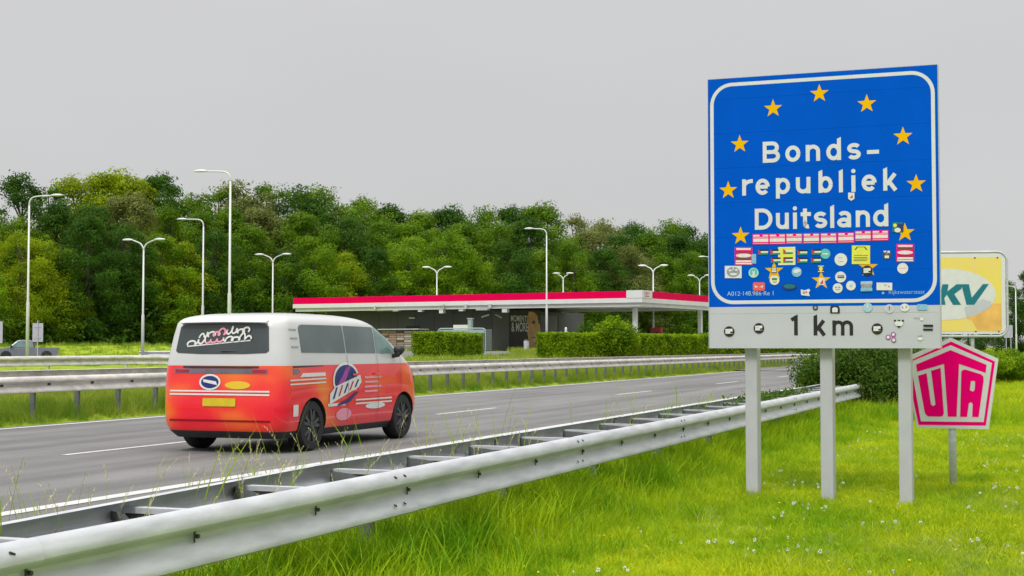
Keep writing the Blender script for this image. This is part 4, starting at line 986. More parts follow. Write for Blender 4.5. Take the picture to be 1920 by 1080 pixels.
# ---------------------------------------------------------------- vehicles
def lerp(tab, z):
    for (a, b), (c_, d) in zip(tab, tab[1:]):
        if z <= c_: return b + (d - b) * max(0, (z - a)) / (c_ - a)
    return tab[-1][1]
def loft_body(W, XR, XF, RR, RF, levels, mats, parent, name, arches, arch_r, bulge=.05):
    """closed body from stacked rounded outlines; mats(z_mid) -> material"""
    NC = 8
    def outline(z):
        w_, xr, xf = lerp(W, z), lerp(XR, z), lerp(XF, z)
        rr, rf = min(RR, w_ * .95), min(RF, w_ * .95); pts = []
        for cx, cy, r, a0 in ((xf - rf, w_ - rf, rf, 0), (xr + rr, w_ - rr, rr, 90), (xr + rr, -w_ + rr, rr, 180), (xf - rf, -w_ + rf, rf, 270)):
            for i in range(NC + 1):
                q = R(a0 + 90 * i / NC); pts.append([cx + r * math.cos(q), cy + r * math.sin(q)])
        out = []
        for i, p in enumerate(pts):
            q = pts[(i + 1) % len(pts)]; out.append(p)
            d = math.hypot(q[0] - p[0], q[1] - p[1])
            if d > .5:
                for k in range(1, 8): out.append([p[0] + (q[0] - p[0]) * k / 8, p[1] + (q[1] - p[1]) * k / 8])
        return out
    # fixed topology: sample each outline by construction index
    base = None; vs = []; fs = []; ms = []
    mb = MB(); rings = []
    for z in levels:
        w_, xr, xf = lerp(W, z), lerp(XR, z), lerp(XF, z)
        rr, rf = min(RR, w_ * .95), min(RF, w_ * .95); pts = []
        cs = ((xf - rf, w_ - rf, rf, 0), (xr + rr, w_ - rr, rr, 90), (xr + rr, -w_ + rr, rr, 180), (xf - rf, -w_ + rf, rf, 270))
        for ci, (cx, cy, r, a0) in enumerate(cs):
            for i in range(NC + 1):
                q = R(a0 + 90 * i / NC); pts.append((cx + r * math.cos(q), cy + r * math.sin(q)))
            nx, ny, nr_, na = cs[(ci + 1) % 4]
            e = pts[-1]; f = (nx + nr_ * math.cos(R(na)), ny + nr_ * math.sin(R(na)))
            for k in range(1, 8): pts.append((e[0] + (f[0] - e[0]) * k / 8, e[1] + (f[1] - e[1]) * k / 8))
        rings.append([(x, y, z) for x, y in pts])
    n = len(rings[0]); allv = [p for r in rings for p in r]
    o0 = 0; mb.v = [tuple(p) for p in allv]
    for i in range(len(levels) - 1):
        k = mb.mi(mats((levels[i] + levels[i + 1]) / 2))
        for j in range(n):
            mb.f.append((i * n + j, i * n + (j + 1) % n, (i + 1) * n + (j + 1) % n, (i + 1) * n + j)); mb.m.append(k)
    mb.f.append(tuple(range(n - 1, -1, -1))); mb.m.append(mb.mi(BTRIM))
    mb.f.append(tuple(range((len(levels) - 1) * n, len(levels) * n))); mb.m.append(mb.mi(mats(levels[-1])))
    mb.mi(BTRIM)
    o = mb.build(name, parent, smooth=True)
    if arches:
        cut = MB()
        for ax in arches:
            cut.tube([(ax, -1.5, lerp(W, 0) * 0 + arch_r * .84), (ax, -.55, arch_r * .84)], arch_r, BTRIM, 32)
            cut.tube([(ax, .55, arch_r * .84), (ax, 1.5, arch_r * .84)], arch_r, BTRIM, 32)
        co = cut.build('cut', None); co.parent = parent
        md = o.modifiers.new('b', 'BOOLEAN'); md.operation = 'DIFFERENCE'; md.object = co; md.solver = 'EXACT'; md.material_mode = 'TRANSFER'
        for ob in (o, co):
            bm = bmesh.new(); bm.from_mesh(ob.data); bmesh.ops.recalc_face_normals(bm, faces=bm.faces[:]); bm.to_mesh(ob.data); bm.free()
        dg = bpy.context.evaluated_depsgraph_get(); dg.update()
        me = bpy.data.meshes.new_from_object(o.evaluated_get(dg)); o.modifiers.clear(); o.data = me
        bpy.data.objects.remove(co)
    o.data.set_sharp_from_angle(angle=R(38))
    def ysurf(x, z):
        w_, xr, xf = lerp(W, z), lerp(XR, z), lerp(XF, z); rr, rf = min(RR, w_ * .95), min(RF, w_ * .95)
        if x > xf - rf: d = min(rf * .999, x - (xf - rf)); return w_ - rf + math.sqrt(rf * rf - d * d)
        if x < xr + rr: d = min(rr * .999, (xr + rr) - x); return w_ - rr + math.sqrt(rr * rr - d * d)
        return w_
    def xrear(y, z):
        w_, xr = lerp(W, z), lerp(XR, z); rr = min(RR, w_ * .95); d = abs(y) - (w_ - rr)
        return xr if d <= 0 else xr + rr - math.sqrt(max(0, rr * rr - min(d, rr * .999) ** 2))
    def xfront(y, z):
        w_, xf = lerp(W, z), lerp(XF, z); rf = min(RF, w_ * .95); d = abs(y) - (w_ - rf)
        return xf if d <= 0 else xf - rf + math.sqrt(max(0, rf * rf - min(d, rf * .999) ** 2))
    return o, ysurf, xrear, xfront
def decal(pts, fn, mat, name, parent, step=.07, label=None, smooth=True):
    """polygon in surface coordinates (a, z), cut into small cells and laid on the surface fn(a, z) -> point"""
    bm = bmesh.new(); vs = [bm.verts.new((p[0], 0, p[1])) for p in pts]; bm.faces.new(vs)
    for ax, i in (((1, 0, 0), 0), ((0, 0, 1), 1)):
        lo = min(p[i] for p in pts); hi = max(p[i] for p in pts); c_ = math.ceil(lo / step) * step
        while c_ < hi:
            bmesh.ops.bisect_plane(bm, geom=bm.verts[:] + bm.edges[:] + bm.faces[:], plane_co=(c_, 0, 0) if i == 0 else (0, 0, c_), plane_no=ax, dist=1e-6); c_ += step
    bmesh.ops.triangulate(bm, faces=bm.faces[:])
    for v in bm.verts: v.co = fn(v.co.x, v.co.z)
    bmesh.ops.recalc_face_normals(bm, faces=bm.faces[:])
    me = bpy.data.meshes.new(name); bm.to_mesh(me); bm.free(); me.materials.append(mat)
    me.polygons.foreach_set('use_smooth', [smooth] * len(me.polygons))
    return link(name, me, parent, label=label)
def wheel(parent, x, y, r, wd, side_):
    w_ = MB(); n = 36; prof = [(r * .66, -wd / 2), (r * .93, -wd / 2), (r, -wd / 2 + .03), (r, wd / 2 - .03), (r * .93, wd / 2), (r * .66, wd / 2)]
    vs = []; fs = []
    for i in range(n):
        a = 2 * math.pi * i / n
        for pr, py in prof: vs.append((pr * math.cos(a), py, pr * math.sin(a)))
    m_ = len(prof)
    for i in range(n):
        for k in range(m_ - 1): fs.append((i * m_ + k, i * m_ + k + 1, ((i + 1) % n) * m_ + k + 1, ((i + 1) % n) * m_ + k))
    w_.add(vs, fs, RUBBER)
    e = w_.build('wheel', parent, smooth=True, loc=(x, y, r)); e.data.set_sharp_from_angle(angle=R(40))
    rm = MB(); f = -side_ and side_ * (wd / 2 - .03)
    rm.tube([(0, f - .03 * side_, 0), (0, f, 0)], [r * .66, r * .66], BTRIM, 30)
    for k in range(5):
        for dd in (-.10, .10):
            a = 2 * math.pi * k / 5 + dd + .2
            c0 = (math.cos(a - dd * .4) * r * .12, math.sin(a - dd * .4) * r * .12); c1 = (math.cos(a + dd * 1.3) * r * .65, math.sin(a + dd * 1.3) * r * .65)
            d = Vector((c1[0] - c0[0], c1[1] - c0[1])).normalized(); nn = Vector((-d.y, d.x)) * .022
            ya, yb = f, f + .022 * side_
            vs = [(c0[0] + nn.x, ya, c0[1] + nn.y), (c0[0] - nn.x, ya, c0[1] - nn.y), (c1[0] - nn.x, ya, c1[1] - nn.y), (c1[0] + nn.x, ya, c1[1] + nn.y)]
            vs += [(v[0], yb, v[2]) for v in vs]
            rm.add(vs, [(0, 1, 2, 3), (7, 6, 5, 4), (0, 4, 5, 1), (1, 5, 6, 2), (2, 6, 7, 3), (3, 7, 4, 0)], RIM)
    rm.tube([(0, f, 0), (0, f + .03 * side_, 0)], [.05, .04], RIM, 16)
    no_ = 30; o_ = [(r * .68 * math.cos(2 * math.pi * i / no_), r * .68 * math.sin(2 * math.pi * i / no_)) for i in range(no_)]
    rm.tube([(a, f + .012 * side_, b) for a, b in o_] + [(o_[0][0], f + .012 * side_, o_[0][1])], .012, RIM, 6, False)
    rm.build('rim', e)
S_AX, D_C = 17.95, 10.74
van = thing('van', 'white-roofed electric van with red and orange advertising wrap driving away on the road', 'van', rp(S_AX, D_C, .004), ROAD_ROT)
Wt = [(.20, .86), (.28, .93), (.36, .965), (.55, .985), (1.05, .985), (1.20, .975), (1.34, .955), (1.60, .915), (1.78, .875), (1.84, .84), (1.89, .76), (1.925, .60), (1.945, .34)]
XRt = [(.20, -.74), (.30, -.83), (.45, -.875), (.75, -.865), (1.20, -.835), (1.34, -.82), (1.78, -.745), (1.84, -.70), (1.89, -.56), (1.925, -.25), (1.945, .2)]
XFt = [(.20, 3.66), (.30, 3.78), (.50, 3.84), (.80, 3.83), (1.05, 3.74), (1.20, 3.58), (1.34, 3.34), (1.60, 2.86), (1.78, 2.46), (1.84, 2.28), (1.89, 2.05), (1.925, 1.7), (1.945, 1.3)]
lv = [.20, .24, .30, .34, .42, .55, .7, .85, 1.0, 1.1, 1.196, 1.2, 1.27, 1.34, 1.42, 1.5, 1.6, 1.7, 1.78, 1.82, 1.85, 1.875, 1.9, 1.92, 1.935, 1.945]
body, YS, XRf, XFf = loft_body(Wt, XRt, XFt, .24, .55, lv, lambda z: BTRIM if z < .30 else (WRAP if z < 1.198 else VANW), van, 'body', (0, 2.99), .405)
e_ = .005
def sR(a, z, e=e_): return Vector((a, -YS(a, z) - e, z))
def sL(a, z, e=e_): return Vector((a, YS(a, z) + e, z))
def rear(a, z, e=e_): return Vector((XRf(a, z) - e - (.10 * max(0, abs(a) / 1.0 - .72)) * 0, a, z))
def front(a, z, e=e_): return Vector((XFf(a, z) + e, a, z))
def stepz(k): return lambda f: (lambda a, z: f(a, z, e_ + .0025 * k))
def rr_(x0, z0, x1, z1, r): return rrect(x0, z0, x1, z1, r, 5)
# glass
for sf, nm in ((sR, 'R'), (sL, 'L')):
    decal([(-.30, 1.375), (1.02, 1.362), (1.02, 1.765), (-.20, 1.765), (-.27, 1.745), (-.30, 1.70)], sf, GLASS2, 'side_window', van)
    decal([(1.05, 1.362), (2.02, 1.355), (2.02, 1.755), (1.05, 1.765)], sf, GLASS2, 'side_window', van)
    decal([(2.05, 1.355), (2.74, 1.35), (2.70, 1.42), (2.28, 1.70), (2.20, 1.745), (2.05, 1.755)], sf, GLASS3, 'side_window', van)
    decal([(2.80, 1.345), (3.12, 1.345), (2.86, 1.50), (2.80, 1.52)], sf, GLASS3, 'quarter_window', van)
    for z_ in (1.44, 1.56, 1.68):
        decal([(-.56, z_), (-.36, z_), (-.36, z_ + .022), (-.56, z_ + .022)], sf, GREYP, 'vent_slot', van)
    for x_ in (1.035, 2.035, 2.86):
        zt_ = 1.34
        decal([(x_ - .004, .36), (x_ + .004, .36), (x_ + .004, zt_), (x_ - .004, zt_)], lambda a, z, sf=sf: sf(a, z, .0145), BTRIM, 'door_gap', van)
    for x_ in (1.15, 1.90):
        o_ = decal(rr_(x_, 1.03, x_ + .2, 1.06, .014), lambda a, z, sf=sf: sf(a, z, .03), WRAP, 'door_handle', van)
decal([(-.70, 1.37), (-.35, 1.355), (.35, 1.355), (.70, 1.37), (.74, 1.40), (.70, 1.73), (.64, 1.765), (.40, 1.785), (-.40, 1.785), (-.64, 1.765), (-.70, 1.73), (-.74, 1.40)], rear, GLASS, 'rear_window', van, .04)
decal([(-.80, 1.36), (.80, 1.36), (.68, 1.78), (-.68, 1.78)], front, GLASS3, 'windscreen', van, .05)
# roof spoiler over the tailgate
mb = MB(); vs = []
for a in np.linspace(-.68, .68, 9):
    zz = 1.80 - .02 * abs(a) ** 2; xr_ = XRf(a, 1.80)
    vs += [(xr_ - .10, a, zz - .005), (xr_ + .10, a, zz + .055), (xr_ + .02, a, zz - .03)]
fs = []
for i in range(8): b = 3 * i; fs += [(b, b + 3, b + 4, b + 1), (b + 2, b + 5, b + 3, b), (b + 1, b + 4, b + 5, b + 2)]
fs += [(0, 1, 2), (26, 25, 24)]
mb.add(vs, fs, VANW); mb.build('roof_spoiler', van, smooth=False)
decal([(-.5, 1.16), (.5, 1.16), (.5, 1.19), (-.5, 1.19)], rear, BTRIM, 'tailgate_trim', van)
# tail lamp band wrapping round the corners
TL = M('smoked_tail_lamp', (.16, .13, .17), .2, 0, .25, 3, spec=.6)
decal([(-.74, 1.085), (.74, 1.085), (.74, 1.155), (-.74, 1.155)], rear, TL, 'tail_lamp', van, .04)
for sg in (1, -1):
    decal(rrect(min(sg * .50, sg * .72), 1.098, max(sg * .50, sg * .72), 1.142, .018, 4), lambda a, z: rear(a, z, .0085), M('tail_lens_red', (.35, .01, .03), .2, 0, .2, 12, spec=.6), 'tail_lamp_lens', van, .04)
for sf in (sR, sL):
    decal([(-.58, 1.075), (-.45, 1.08), (-.36, 1.115), (-.45, 1.15), (-.58, 1.155)], sf, TL, 'tail_lamp', van, .03)
    decal([(-.58, 1.165), (.3, 1.18), (.3, 1.19), (-.58, 1.19)], sf, BTRIM, 'belt_line', van)
decal([(-.60, 1.165), (.60, 1.165), (.60, 1.19), (-.60, 1.19)], lambda a, z: rear(a, z, .008), BTRIM, 'belt_line', van)
# printed stripes and emblems of the wrap
def D_(pts, sf, mat, k=1, nm='wrap_print', lab=None): return decal(pts, lambda a, z: sf(a, z, e_ + .0018 * k), mat, nm, van, .08, lab)
for z_ in (.79, .835): D_([(-.78, z_), (.80, z_), (.80, z_ + .022), (-.78, z_ + .022)], rear, CREAM)
for z_, x1__ in ((.93, .36), (.985, .36)): D_([(-.66, z_), (x1__, z_ + .01), (x1__, z_ + .03), (-.66, z_ + .02)], sR, CREAM)
D_([(-.40, 1.035), (.34, 1.04), (.34, 1.09), (-.32, 1.09)], sR, CREAM)
for z_ in (.60, .655): D_([(1.28, z_), (2.53, z_ - .005), (2.53, z_ + .02), (1.30, z_ + .022)], sR, CREAM)
D_(ell(1.95, .56, .34, .045, 24), sR, CREAM, 1)
D_(rr_(.42, .60, .95, .64, .01), sR, CREAM)
DE = lambda pts, sf, mat, k=1: D_([(.98 + (x - .98) * 1.22, .87 + (z - .87) * 1.28) for x, z in pts], sf, mat, k)
# round emblem with slanted brush script
DE([(x, z) for x, z in ell(.98, .95, .34, .20, 28) if z > .80], sR, CREAM, 1)
DE([(x, z) for x, z in ell(.98, .95, .30, .17, 28) if z > .86], sR, NAVY, 2)
DE([(.76, .90), (1.0, 1.10), (1.10, 1.10), (.90, .88)], sR, PURP, 3)
DE([(.55, .68), (1.30, .86), (1.38, .92), (1.34, 1.0), (.70, .88), (.56, .80)], sR, CREAM, 4)
DE([(.75, .655), (1.05, .69), (1.30, .80), (1.26, .81), (.98, .72), (.76, .68)], sR, NAVY, 5)
for i in range(5):
    x_ = .62 + i * .14; DE([(x_, .735 + i * .03), (x_ + .05, .745 + i * .03), (x_ + .13, .87 + i * .02), (x_ + .09, .87 + i * .02)], sR, REDP if i % 2 else NAVY, 6)
for i, z_ in enumerate((.98, .91, .84, .77)): D_([(1.58, z_), (2.15 - .1 * (i % 2), z_), (2.15 - .1 * (i % 2), z_ + .03), (1.58, z_ + .03)], sR, PINK, 1)
D_(ell(.92, .47, .24, .09, 24), sR, PINK, 1)
D_(rr_(-.80 + .22, .50, -.44, .66, .01), sR, CREAM, 1)
D_(ell(.16, .97, .17, .11, 24), rear, CREAM, 1); D_(ell(.16, .97, .14, .085, 24), rear, NAVY, 2); D_([(.04, .93), (.26, .97), (.27, 1.01), (.06, .98)], rear, CREAM, 3)
D_(ell(-.28, .93, .20, .055, 24), rear, M('wrap_yellow', (.75, .50, .03), .3, 0, .05, 2), 1)
decal(rr_(-.26, .64, .26, .75, .015), lambda a, z: rear(a, z, .012), PLATE, 'number_plate', van)
D_(rr_(-.80, .43, .80, .455, .008), rear, M('wrap_shaded_red', (.35, .0, .012), .3, 0, .05, 2), 1, 'bumper_crease_shade')  # crease drawn as a flat darker red strip, its shade put into colour
# script on the rear window
rngs = random.Random(3)
for row, (z0_, a0_, a1_) in enumerate(((1.60, .38, -.40), (1.50, .55, -.46))):
    pts = []; nl_ = 10; n_ = nl_ * 14; A_ = [rngs.choice((.022, .026, .045, .05, .03)) for _ in range(nl_)]; B_ = [rngs.choice((.012, .03, .036, -.02)) for _ in range(nl_)]
    for i in range(n_ + 1):
        t_ = i / n_; li = min(nl_ - 1, i // 14); ph = t_ * 6.283 * nl_
        a = a0_ + (a1_ - a0_) * t_ + B_[li] * math.sin(ph) - .25 * A_[li] * (1 - math.cos(ph)); z_ = z0_ + t_ * .085 - .02 + A_[li] * (1 - math.cos(ph))
        pts.append((a, z_))
    mb = MB(); P_ = [Vector(p) for p in pts]
    for i in range(len(P_) - 1):
        d = (P_[i + 1] - P_[i]).normalized(); nn = Vector((-d.y, d.x)) * .0120
        q = [P_[i] + nn - d * .003, P_[i] - nn - d * .003, P_[i + 1] - nn + d * .003, P_[i + 1] + nn + d * .003]
        mb.add([rear(v.x, v.y, .009 + .00012 * i) for v in q], [(0, 1, 2, 3)], PINK if (i // 40) % 3 == 1 else CREAM)
    mb.build('window_script', van)
D_([(.56, 1.452), (-.44, 1.535), (-.44, 1.55), (.56, 1.468)], rear, CREAM, 2, 'window_script')
# mirrors, wiper, bumper underside, wheels
for sg in (1, -1):
    mb = MB(); mb.tube([(2.62, sg * .93, 1.30), (2.62, sg * 1.05, 1.33), (2.60, sg * 1.10, 1.38)], [.03, .04, .05], BTRIM, 8)
    mb.tube([(2.62, sg * .99, 1.41), (2.62, sg * 1.01, 1.41), (2.61, sg * 1.07, 1.41), (2.61, sg * 1.13, 1.41), (2.60, sg * 1.15, 1.41)], [.03, .06, .068, .06, .03], BTRIM, 12); o_ = mb.build('wing_mirror', van, smooth=True)
for ax in (0, 2.99):
    for sg in (1, -1): wheel(van, ax, sg * .85, .352, .235, sg)
mb = MB(); mb.box((-.6, -.62, .19), (3.5, .62, .30), BTRIM); mb.build('underbody', van)
mb = MB(); mb.tube([(-.835, .0, 1.40), (-.80, -.35, 1.385)], .01, BTRIM, 6); mb.build('rear_wiper', van)

def small_vehicle(kind, label, cat, loc, rz, paint):
    t = thing(kind, label, cat, loc, rz)
    if kind == 'pickup_truck':
        lo = [(-2.6, .55), (-2.6, .98), (-2.55, 1.10), (-.55, 1.12), (-.55, 1.10), (1.45, 1.12), (2.45, 1.0), (2.62, .85), (2.66, .45), (2.3, .38), (-2.4, .42)]
        cab = [(-.62, 1.121), (-.45, 1.68), (-.25, 1.78), (.55, 1.78), (.75, 1.72), (1.50, 1.121)]
        wh = (-1.65, 1.65); hw = .90; L_ = 2.6
    else:
        lo = [(-2.0, .5), (-2.02, .9), (-1.9, 1.0), (1.2, .98), (1.95, .85), (2.05, .6), (2.0, .3), (-1.9, .3)]
        cab = [(-1.9, 1.001), (-1.6, 1.35), (-1.2, 1.47), (.2, 1.47), (1.15, 1.001)]; wh = (-1.25, 1.25); hw = .87
    def prism(pts, y0, y1, mat, nm, tap=0.0):
        zmax = max(p[1] for p in pts); zmin = min(p[1] for p in pts)
        f = lambda p: 1 - tap * (p[1] - zmin) / (zmax - zmin)
        n = len(pts); a = sum(pts[i][0] * pts[(i + 1) % n][1] - pts[(i + 1) % n][0] * pts[i][1] for i in range(n))
        if a < 0: pts = pts[::-1]
        vs = [(p[0], y0 * f(p), p[1]) for p in pts] + [(p[0], y1 * f(p), p[1]) for p in pts]
        mb = MB(); mb.add(vs, [tuple(range(n)), tuple(range(2 * n - 1, n - 1, -1))] + [(i, i + n, (i + 1) % n + n, (i + 1) % n) for i in range(n)], mat)
        o = mb.build(nm, t); md = o.modifiers.new('bev', 'BEVEL'); md.width = .05; md.segments = 2; md.limit_method = 'ANGLE'; return o
    prism(lo, -hw, hw, paint, 'body'); prism(cab, -hw + .03, hw - .03, paint, 'cab', .16)
    for sg in (-1, 1):
        for ax in wh: wheel(t, ax, sg * (hw - .10), .37, .22, sg)
        for ax in wh:
            mb = MB(); a_ = [(ax + .46 * math.cos(R(q)), .40 + .46 * math.sin(R(q))) for q in range(0, 181, 15)]
            y_ = sg * (hw + .004); mb.add([(p[0], y_, p[1]) for p in a_], [tuple(range(len(a_)))[::-1] if sg > 0 else tuple(range(len(a_)))], BTRIM); mb.build('wheel_arch', t)
        if kind == 'pickup_truck': ws = [[(-.40, 1.17), (.38, 1.17), (.38, 1.66), (-.28, 1.66)], [(.46, 1.17), (1.22, 1.17), (.72, 1.64), (.46, 1.66)]]
        else: ws = [[(-1.55, 1.04), (-.4, 1.04), (-.4, 1.38), (-1.35, 1.34)], [(-.33, 1.04), (.85, 1.04), (.3, 1.38), (-.33, 1.38)]]
        zmn = min(p[1] for p in cab); zmx = max(p[1] for p in cab)
        for q in ws:
            mb = MB(); vs = [(p[0], sg * ((hw - .03) * (1 - .16 * (p[1] - zmn) / (zmx - zmn)) + .006), p[1]) for p in q]
            mb.add(vs, [(0, 1, 2, 3) if sg < 0 else (3, 2, 1, 0)], GLASS3); mb.build('window', t)
    if kind == 'pickup_truck':
        mb = MB(); mb.add([(1.47, -.80, 1.14), (1.47, .80, 1.14), (.80, .70, 1.70), (.80, -.70, 1.70)], [(0, 1, 2, 3)], GLASS3)
        mb.v = [(v[0] + .03, v[1], v[2] + .02) for v in mb.v]; mb.build('windscreen', t)
        mb = MB(); mb.box((2.62, -.62, .58), (2.69, .62, .86), BLACK); mb.build('grille', t)
        for sg in (-1, 1):
            mb = MB(); mb.box((2.45, min(sg * .62, sg * .905), .68), (2.68, max(sg * .62, sg * .905), .86), CREAM); mb.build('headlight', t)
            mb = MB(); mb.box((1.15, min(sg * .9, sg * 1.08), 1.12), (1.3, max(sg * .9, sg * 1.08), 1.32), BLACK); mb.build('wing_mirror', t)
        mb = MB(); mb.box((-2.45, -.78, 1.121), (-.75, .78, 1.125), BTRIM); mb.build('cargo_bed', t)
    return t
pw = at(52, 124, z=0)
small_vehicle('pickup_truck', 'grey-blue double-cab pickup truck facing left at the far left behind the guardrails', 'pickup truck', (pw.x, pw.y, CAM_Z + 13 / 2700 * 124 - 1.80), R(180 + 14), PICK)
pw = at(1155, 108, z=0)
small_vehicle('car', 'white car behind the long hedge, only its roof showing past the light shrub', 'car', (pw.x, pw.y, gz(pw.x, pw.y)), R(165), VANW)

# ---------------------------------------------------------------- vegetation
def leaves_mesh(name, P, N, size, mat, elong=1.0, jitter=.7):
    """one small leaf-cluster triangle pair per point"""
    n = len(P); N = N + rng.normal(size=(n, 3)) * jitter; N /= np.linalg.norm(N, axis=1)[:, None]
    T = rng.normal(size=(n, 3)); T -= (T * N).sum(1)[:, None] * N; T /= np.linalg.norm(T, axis=1)[:, None]
    B = np.cross(N, T); s = size * rng.uniform(.55, 1.35, n)[:, None]
    q = [P - T * s * elong, P - B * s * .5 + N * s * .12, P + T * s * elong, P + B * s * .5 + N * s * .12]
    V = np.stack(q, 1).reshape(-1, 3); F = np.arange(4 * n).reshape(-1, 4)
    me = bpy.data.meshes.new(name); me.vertices.add(4 * n); me.vertices.foreach_set('co', V.ravel().astype('f'))
    me.loops.add(4 * n); me.loops.foreach_set('vertex_index', F.ravel().astype('i'))
    me.polygons.add(n); me.polygons.foreach_set('loop_start', (np.arange(n) * 4).astype('i'))
    me.update(calc_edges=True); me.validate(); me.materials.append(mat); return me
def sph(n):
    v = rng.normal(size=(n, 3)); return v / np.linalg.norm(v, axis=1)[:, None]
def crown_points(H, Wd, nl, npts, low=.12, seed=0, airy=0.0):
    """leaf points on the outer sides of many uneven lobes filling an egg-shaped crown"""
    lob = []; 
    for i in range(nl):
        a = rng.uniform(0, 2 * math.pi); t = rng.uniform(0, 1) ** .8; z = H * (low + (1 - low) * t * .93)
        prof = math.sin(math.pi * min(1, max(.03, (.16 + t * .84)))) ** .55
        if t < .25: prof = max(prof, .72)
        r = Wd / 2 * prof * rng.uniform(.45, .92); rad = Wd * rng.uniform(.11, .22) * (1.0 - .35 * t)
        lob.append((r * math.cos(a), r * math.sin(a), z, rad))
    lob = np.array(lob); wts = lob[:, 3] ** 2; wts /= wts.sum()
    k = rng.choice(nl, npts, p=wts); d = sph(npts); d[:, 2] = d[:, 2] * .8 + .12
    d /= np.linalg.norm(d, axis=1)[:, None]
    rr = lob[k, 3] * (1 - rng.random(npts) ** 2 * (.55 + airy)) * rng.uniform(.88, 1.14, npts) * (1 + .24 * np.sin(d[:, 0] * 6.1 + k) * np.sin(d[:, 1] * 5.3 + 2 * k) + .16 * np.sin(d[:, 2] * 8.7 + 3 * k))
    P = lob[k, :3] + d * rr[:, None] * np.array([1, 1, .85])
    return P, d, lob
def tree_mesh(kind, mat, seed):
    H = 18.0
    Wd = {'broad': 11.5, 'tall': 8.5, 'airy': 8.0}[kind]
    npts = {'broad': 31000, 'tall': 24000, 'airy': 13000}[kind]; nl = {'broad': 62, 'tall': 54, 'airy': 46}[kind]
    P, d, lob = crown_points(H, Wd, nl, npts, .05 if kind != 'airy' else .15, seed, .25 if kind == 'airy' else 0)
    me = leaves_mesh('crown', P, d, .155 if kind != 'airy' else .14, mat, .9, .40)
    tr = MB(); tr.tube([(0, 0, -1), (.05, .03, H * .3), (-.1, .08, H * .6), (.02, 0, H * .9)], [.32, .25, .15, .04], BARK, 8)
    li = MB()
    for l in lob[::3]:
        z0 = max(1.5, l[2] - 3.2); li.tube([(0, 0, z0), (l[0] * .5, l[1] * .5, (z0 + l[2]) / 2 - .2), (l[0], l[1], l[2])], [.11, .07, .03], BARK, 5)
    return me, tr, li
CROWNS = {}
TR = {}
def get_crown(kind, col, v):
    key = (kind, v)
    if key not in TR:
        me, tr, li = tree_mesh(kind, LEAF[col], v)
        def tomesh(mb, nm):
            m = bpy.data.meshes.new(nm); m.from_pydata([tuple(x) for x in mb.v], [], mb.f); m.materials.append(BARK); return m
        TR[key] = (me, tomesh(tr, 'trunk'), tomesh(li, 'limbs'))
    return TR[key]
def tree(x, Y, ytop, col, kind, label, group=None, wscale=1.0):
    X = (x - 960) / 2700 * Y; g = gz(X, Y); H = CAM_Z + (650 - ytop) / 2700 * Y - g
    v = rng.integers(0, 3)
    me, tr, li = get_crown(kind, col, int(v))
    t = thing('tree', label, 'tree', (X, Y, g), rng.uniform(0, 6.28), group)
    k = H / 17.6; t.scale = (k * wscale * rng.uniform(.92, 1.08), k * wscale * rng.uniform(.92, 1.08), k)
    c_ = link('crown', me, t)
    c_.material_slots[0].link = 'OBJECT'; c_.material_slots[0].material = LEAF[col]
    link('trunk', tr, t); 
    if kind == 'airy' or Y < 175: link('limb', li, t)
def zrow(x, z0, z1_): return z0 + (z1_ - z0) * x / 1330
back = [(-45, 372, 'mid', 'broad'), (38, 322, 'dark', 'airy'), (88, 340, 'mid', 'airy'), (150, 330, 'yellow', 'broad'), (205, 322, 'yellow', 'broad'), (255, 326, 'yellow', 'tall'), (296, 320, 'dark', 'tall'), (350, 362, 'mid', 'broad'),
        (408, 345, 'mid', 'airy'), (455, 338, 'olive', 'broad'), (505, 334, 'mid', 'airy'), (552, 346, 'dark', 'broad'), (608, 350, 'mid', 'broad'), (678, 366, 'mid', 'broad'), (730, 378, 'dark', 'tall'),
        (788, 398, 'mid', 'broad'), (840, 390, 'dark', 'broad'), (897, 387, 'mid', 'broad'), (955, 382, 'dark', 'tall'), (1012, 384, 'mid', 'broad'), (1080, 402, 'olive', 'airy'), (1125, 410, 'olive', 'broad'),
        (1185, 414, 'dark', 'broad'), (1245, 412, 'mid', 'broad'), (1300, 420, 'dark', 'broad'), (1360, 428, 'mid', 'broad')]
ORD = ['first', 'second', 'third', 'fourth', 'fifth', 'sixth', 'seventh', 'eighth', 'ninth', 'tenth', 'eleventh', 'twelfth', 'thirteenth', 'fourteenth', 'fifteenth', 'sixteenth', 'seventeenth',
       'eighteenth', 'nineteenth', 'twentieth', 'twenty-first', 'twenty-second', 'twenty-third', 'twenty-fourth', 'twenty-fifth', 'twenty-sixth']
def near(x):
    for lim, w_ in ((10, 'at the photo edge'), (130, 'near the far left lamp'), (215, 'before the first double lamp'), (320, 'above the first double lamp'), (400, 'left of the tallest lamp'), (500, 'right of the tallest lamp'),
                    (620, 'over the canopy left end'), (780, 'over the canopy left half'), (880, 'over the mid-canopy lamp'), (990, 'over the shop corner'), (1080, 'over the hedge start'), (1200, 'left of the canopy corner'), (1320, 'over the canopy right end')):
        if x < lim: return w_
    return 'beside the blue sign'
names = {'dark': 'dark green', 'mid': 'mid green', 'bright': 'bright green', 'yellow': 'yellow-green', 'olive': 'dull olive'}
for i, (x, yt, col, kd) in enumerate(back):
    tree(x, zrow(x, 166, 238), yt, col, kd, f'{names[col]} skyline tree, {ORD[i]} from the left, {near(x)}', 'skyline trees of the forest')
mid = [(-30, 420), (40, 405), (105, 372), (170, 385), (240, 365), (318, 385), (372, 392), (430, 385), (485, 388), (545, 395), (585, 400), (645, 402), (705, 410), (765, 418), (815, 425), (868, 418), (930, 416), (990, 412), (1045, 425), (1105, 432), (1160, 440), (1215, 436), (1275, 440), (1330, 448)]
